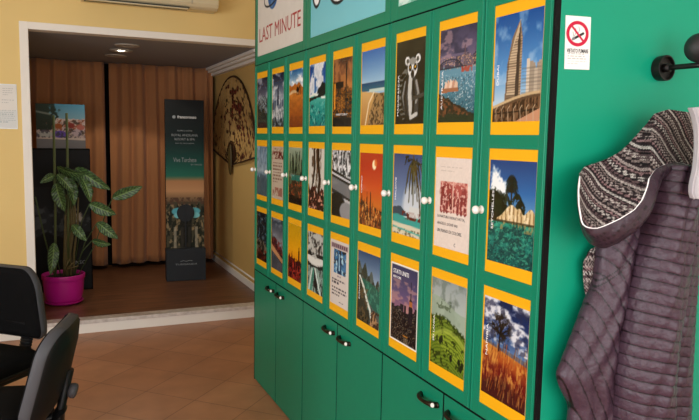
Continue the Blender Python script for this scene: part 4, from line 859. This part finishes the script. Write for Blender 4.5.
# ------------------------------------------------------------------ potted plant
PX, PY = .102, 6.27
pl = empty('potted_plant', (PX, PY, ZS)); tag(pl, 'tall potted plant with striped leaves in a magenta pot, in alcove', 'plant')
fix_normals(MB().lathe([(.11, .0), (.125, .004), (.158, .022), (.160, .030), (.128, .026), (.148, .045), (.160, .10), (.168, .20), (.170, .222), (.176, .225), (.178, .262), (.170, .266), (.164, .262), (.160, .235), (.001, .235)], (0, 0, 0), Z, 44).build('pot', M['pot'], pl, smooth=False, bevel=.0015))
for p in pl.children: p.data.shade_smooth()
MB().lathe([(.001, .245), (.08, .243), (.158, .236), (.158, .230), (.001, .230)], (0, 0, 0), Z, 30).build('soil', M['soil'], pl, smooth=True)
def L_(x, y, z): return (x - PX, y - PY, z - ZS)
for x, zt in ((.058, 1.745), (.160, 1.765)):
    MB().tube([L_(x - .02, 6.25, .33), L_(x - .005, 6.20, 1.0), L_(x, 6.17, zt)], .011, 10).build('stake', M['stake'], pl, smooth=True)
r = random.Random(5)
for i in range(7):
    bx, tx = .10 + .012 * i + .01 * r.random(), .13 + .016 * i
    MB().tube([L_(bx, 6.25 - .01 * (i % 3), .34), L_(bx + .01 * r.random(), 6.24, .55), L_(tx, 6.22, .78 + .1 * r.random()), L_(tx + .02 * (r.random() - .5), 6.2, .98 + .12 * r.random())], [.011, .010, .009, .006], 8).build('stem', M['stem'], pl, smooth=True)
def leaf(b, t, wd, y0, y1, arch=.03, roll=0, base=None):
    B, T = Vector((b[0], y0, b[1])), Vector((t[0], y1, t[1])); ax = T - B; L = ax.length; ax.normalize()
    side = ax.cross(Vector((0, -1, 0))); side.normalize(); nr = side.cross(ax); nr.normalize()
    if nr.y > 0: nr = -nr; 
    side = Matrix.Rotation(math.radians(roll), 3, ax) @ side; nr = Matrix.Rotation(math.radians(roll), 3, ax) @ nr
    nu, nv = 15, 34; v = []; cc = []
    for j in range(nv):
        s = j / (nv - 1); hw = wd * (math.sin(PI * s ** .85) ** .7) * (1 - .15 * s)
        for i in range(nu):
            q = i / (nu - 1) * 2 - 1
            p = B + ax * (L * s - abs(q) * 0) + side * (hw * q) + nr * (arch * math.sin(PI * s) + .25 * hw * (abs(q) - .5) + .004 * math.sin(s * 26) * abs(q)) - Z * (.02 * s * s)
            v.append(L_(*p)); st = math.sin((s * 9.5 - abs(q) * 1.6) * 2 * PI)
            c = rgb('20381c') if st < .25 else rgb('5f8048')
            if abs(q) < .08: c = rgb('7d9a5c')
            if abs(q) > .93 or s > .97: c = rgb('2a4020')
            cc.append(c)
    m = MB(); m.v = v; m.f = [(j * nu + i, j * nu + i + 1, (j + 1) * nu + i + 1, (j + 1) * nu + i) for j in range(nv - 1) for i in range(nu - 1)]
    o = m.build('leaf', M['leafp'], pl, smooth=True); paint(o, cc); md = o.modifiers.new('thickness', 'SOLIDIFY'); md.thickness = .0015
    if base:
        MB().tube([L_(*p) for p in base] + [L_(*B)], .0045, 6).build('petiole', M['petiole'], pl, smooth=True)
leaf((.074, 1.311), (.30, 1.272), .05, 6.2, 6.12, .04, 40, [(.14, 6.2, .95), (.11, 6.2, 1.2)])
leaf((.222, 1.302), (.493, 1.136), .06, 6.18, 6.1, .05, 15, [(.16, 6.2, .95), (.19, 6.19, 1.2)])
leaf((.10, 1.30), (.40, 1.23), .055, 6.22, 6.2, .06, 30, [(.15, 6.2, .95), (.12, 6.2, 1.2)])
leaf((.072, 1.252), (.202, 1.106), .042, 6.12, 6.08, .03, -10, [(.13, 6.2, .95), (.09, 6.16, 1.15)])
leaf((.055, 1.240), (-.06, 1.202), .036, 6.14, 6.08, .02, 10, [(.12, 6.2, .95), (.08, 6.16, 1.16)])
leaf((.06, 1.175), (.125, .955), .06, 6.14, 6.1, .03, 20, [(.13, 6.2, .9), (.09, 6.16, 1.1)])
leaf((.16, 1.22), (.20, 1.0), .05, 6.16, 6.12, .03, -20, [(.16, 6.2, .95), (.16, 6.18, 1.15)])
leaf((.268, 1.217), (.328, 1.034), .045, 6.1, 6.05, .03, -15, [(.18, 6.2, .95), (.24, 6.15, 1.17)])
leaf((.24, 1.26), (.36, 1.10), .05, 6.2, 6.2, .04, 20, [(.18, 6.2, .95), (.21, 6.18, 1.2)])
leaf((.508, 1.039), (.754, 1.165), .056, 6.12, 6.05, .02, 5, [(.22, 6.22, .36), (.36, 6.2, .62), (.46, 6.16, .92)])
leaf((.319, .995), (.53, .924), .058, 6.1, 6.05, .03, 10, [(.20, 6.22, .5), (.26, 6.16, .85)])
leaf((.38, .832), (.543, .711), .052, 6.12, 6.05, .03, 5, [(.19, 6.22, .36), (.28, 6.18, .65)])
leaf((.336, .676), (.484, .662), .042, 6.12, 6.06, .02, 25, [(.18, 6.22, .36), (.26, 6.18, .58)])
leaf((.179, .822), (.288, .704), .045, 6.1, 6.04, .03, 0, [(.15, 6.2, .4), (.15, 6.14, .7)])
leaf((.035, .675), (-.002, .430), .048, 6.1, 6.04, .03, -10, [(.08, 6.22, .36), (.05, 6.14, .55)])
MB().tube([L_(.03, 6.22, .36), L_(-.04, 6.18, .72), L_(-.10, 6.16, 1.06)], .006, 8).build('stem', M['petiole'], pl, smooth=True)
for x1, z1 in ((.13, .52), (.17, .50), (.20, .46)): MB().tube([L_(.10, 6.2, .36), L_((.1 + x1) / 2, 6.15, .44), L_(x1 + .02, 6.12, z1)], .005, 6).build('stem', M['stem'], pl, smooth=True)

# ------------------------------------------------------------------ office chairs
def rounded(w, h, rt, rb, n=8):          # outline of a chair back: rounder above than below
    pts = []
    for cx, cy, r_, a0 in ((w / 2 - rb, rb, rb, -90), (w / 2 - rt, h - rt, rt, 0), (-w / 2 + rt, h - rt, rt, 90), (-w / 2 + rb, rb, rb, 180)):
        for i in range(n + 1):
            t = math.radians(a0 + 90 * i / n); pts.append((cx + r_ * math.cos(t), cy + r_ * math.sin(t)))
    return pts
def taper(pts, h, k): return [(x * (1 - k * (z / h) ** 2), z) for x, z in pts]
def chair(loc, face, lift, tilt, label, bh=.375):
    """local +y is where the sitter looks; the back stands at y = 0"""
    rz = math.atan2(face[1], face[0]) - PI / 2
    c = empty('office_chair', (loc[0], loc[1], 0), rz); tag(c, label, 'chair', 'black office chairs')
    bw = .43; out = taper(rounded(bw, bh, .11, .07), bh, .10)
    tm = Matrix.Translation((0, 0, lift)) @ Matrix.Rotation(math.radians(tilt), 4, 'X')
    def lay(prof, curve=.045):
        rings = []
        for sc, y in prof:
            rings.append([tm @ Vector((x * sc, y + curve * (x * sc / (bw / 2)) ** 2, (z - bh / 2) * sc + bh / 2)) for x, z in out])
        return rings
    fix_normals(MB().rings(lay([(.55, .028), (.82, .030), (.95, .022), (.985, .004), (.985, -.004)])).build('backrest', M['black_cloth'], c, smooth=True))
    sh_ = fix_normals(MB().rings(lay([(.985, -.004), (1.0, -.008), (.995, -.022), (.93, -.040), (.6, -.050), (.2, -.052)])).build('back_shell', M['dark_plastic'], c, smooth=True))
    fix_normals(MB().rings(lay([(.99, .012), (1.008, .006), (1.012, -.012), (1.004, -.028), (.985, -.031)]), cap=False).build('edge_band', M['edge_plastic'], c, smooth=True))
    # height knob and bracket behind
    kp = tm @ Vector((0, -.055, .115)); kd = (tm.to_3x3() @ Vector((0, -1, 0)))
    fix_normals(MB().lathe([(.012, -.01), (.014, .012), (.028, .016), (.032, .030), (.030, .042), (.022, .046), (.001, .047)], kp, kd, 24).build('height_knob', M['edge_plastic'], c, smooth=True))
    b0, b1 = tm @ Vector((0, -.052, .20)), tm @ Vector((0, -.055, .02))
    MB().tube([b0, b1, Vector((0, -.06, lift - .06)), Vector((0, -.03, .43)), Vector((0, .06, .405)), Vector((0, .18, .405))], .018, 10, 1.6).build('back_bracket', M['dark_plastic'], c, smooth=True)
    bl = MB(); n = 9; rr = []
    for i in range(n * 2 + 1):
        t = i / (n * 2); p = Vector((0, -.062 + .03 * t * t, lift + .02 - (lift - .40) * t)); w_ = 1.0 + .16 * (i % 2)
        rr.append([p + Vector((.034 * w_ * math.cos(a), .020 * w_ * math.sin(a), 0)) for a in [2 * PI * k / 16 for k in range(16)]])
    fix_normals(bl.rings(rr).build('bellows', M['dark_plastic'], c))
    so_ = rounded(.45, .43, .12, .09); rings = []
    for sc, z in ((.9, .415), (.985, .425), (1.0, .45), (.985, .475), (.90, .492), (.5, .497), (.1, .497)):
        rings.append([(x * sc, .045 + (y - .215) * sc + .215, z) for x, y in so_])
    fix_normals(MB().rings(rings).build('seat', M['black_cloth'], c, smooth=True))
    pan = [[(x * sc, .045 + (y - .215) * sc + .215, z) for x, y in so_] for sc, z in ((.80, .395), (.95, .400), (.99, .424), (.9, .426))]
    fix_normals(MB().rings(pan).build('seat_pan', M['dark_plastic'], c, smooth=True))
    MB().box(-.20, .20, .075, .10, .375, .396).box(-.20, .20, .36, .385, .375, .396).box(-.2, -.178, .10, .36, .375, .396).box(.178, .2, .10, .36, .375, .396).build('under_frame', M['black_metal'], c, bevel=.004)
    for sx in (-1, 1):
        for y0_, y1_ in ((.085, -.03), (.375, .47)):
            MB().tube([(sx * .189, y0_, .385), (sx * .21, (y0_ + y1_) / 2, .2), (sx * .235, y1_, .004)], .013, 10, 1.4).build('leg', M['black_metal'], c, smooth=True)
    return c
chair((-.165, 3.87), (-.68, -.73), .532, -6, 'black office chair further from camera, in front of the white step')
chair((-.035, 2.93), (-.965, .26), .445, 14, 'black office chair nearest the camera, its shell and knob turned this way', .40)

# ------------------------------------------------------------------ light
def area(name, loc, rot, sx, sy, power, col):
    l = bpy.data.lights.new(name, 'AREA'); l.shape = 'RECTANGLE'; l.size, l.size_y = sx, sy; l.energy = power; l.color = col
    o = bpy.data.objects.new(name, l); COL.objects.link(o); o.location = loc; o.rotation_euler = rot; return o
area('daylight_back_window', (0, -2.55, 1.5), (math.radians(90), 0, 0), 4.6, 2.2, 118, (1, .98, .95))
area('daylight_left_window', (-3.15, .5, 1.62), (math.radians(90), 0, math.radians(-90)), 3.6, 1.65, 112, (.95, .98, 1))
sp = bpy.data.lights.new('spot_glow', 'SPOT'); sp.energy = 20; sp.spot_size = math.radians(125); sp.color = (1, .9, .75); sp.shadow_soft_size = .03
so = bpy.data.objects.new('spot_glow', sp); COL.objects.link(so); so.location = (.644, 6.548, ZB - .03)
wd = bpy.data.worlds.new('daylight'); S.world = wd; wd.use_nodes = True
wd.node_tree.nodes['Background'].inputs['Color'].default_value = (.75, .86, 1, 1); wd.node_tree.nodes['Background'].inputs['Strength'].default_value = 1.0

# ------------------------------------------------------------------ camera
cam = bpy.data.cameras.new('camera'); cam.sensor_fit = 'HORIZONTAL'; cam.sensor_width = 36; cam.lens = 36 * 666.7152 / 699; cam.clip_start = .05
co = bpy.data.objects.new('camera', cam); COL.objects.link(co); S.camera = co
r2, u2, fw = Vector((.9111881264, -.4115708412, .0185914211)), Vector((.0273373900, .1054261555, .9940513029)), Vector((.4110825530, .9052595033, -.1073143337))
mw = Matrix((r2, u2, -fw)).transposed().to_4x4(); mw.translation = (0, 0, 1.6); co.matrix_world = mw
S.view_settings.view_transform = 'Standard'; S.view_settings.look = 'None'; S.view_settings.gamma = 1; S.view_settings.use_curve_mapping = False
S.view_settings.exposure = .1
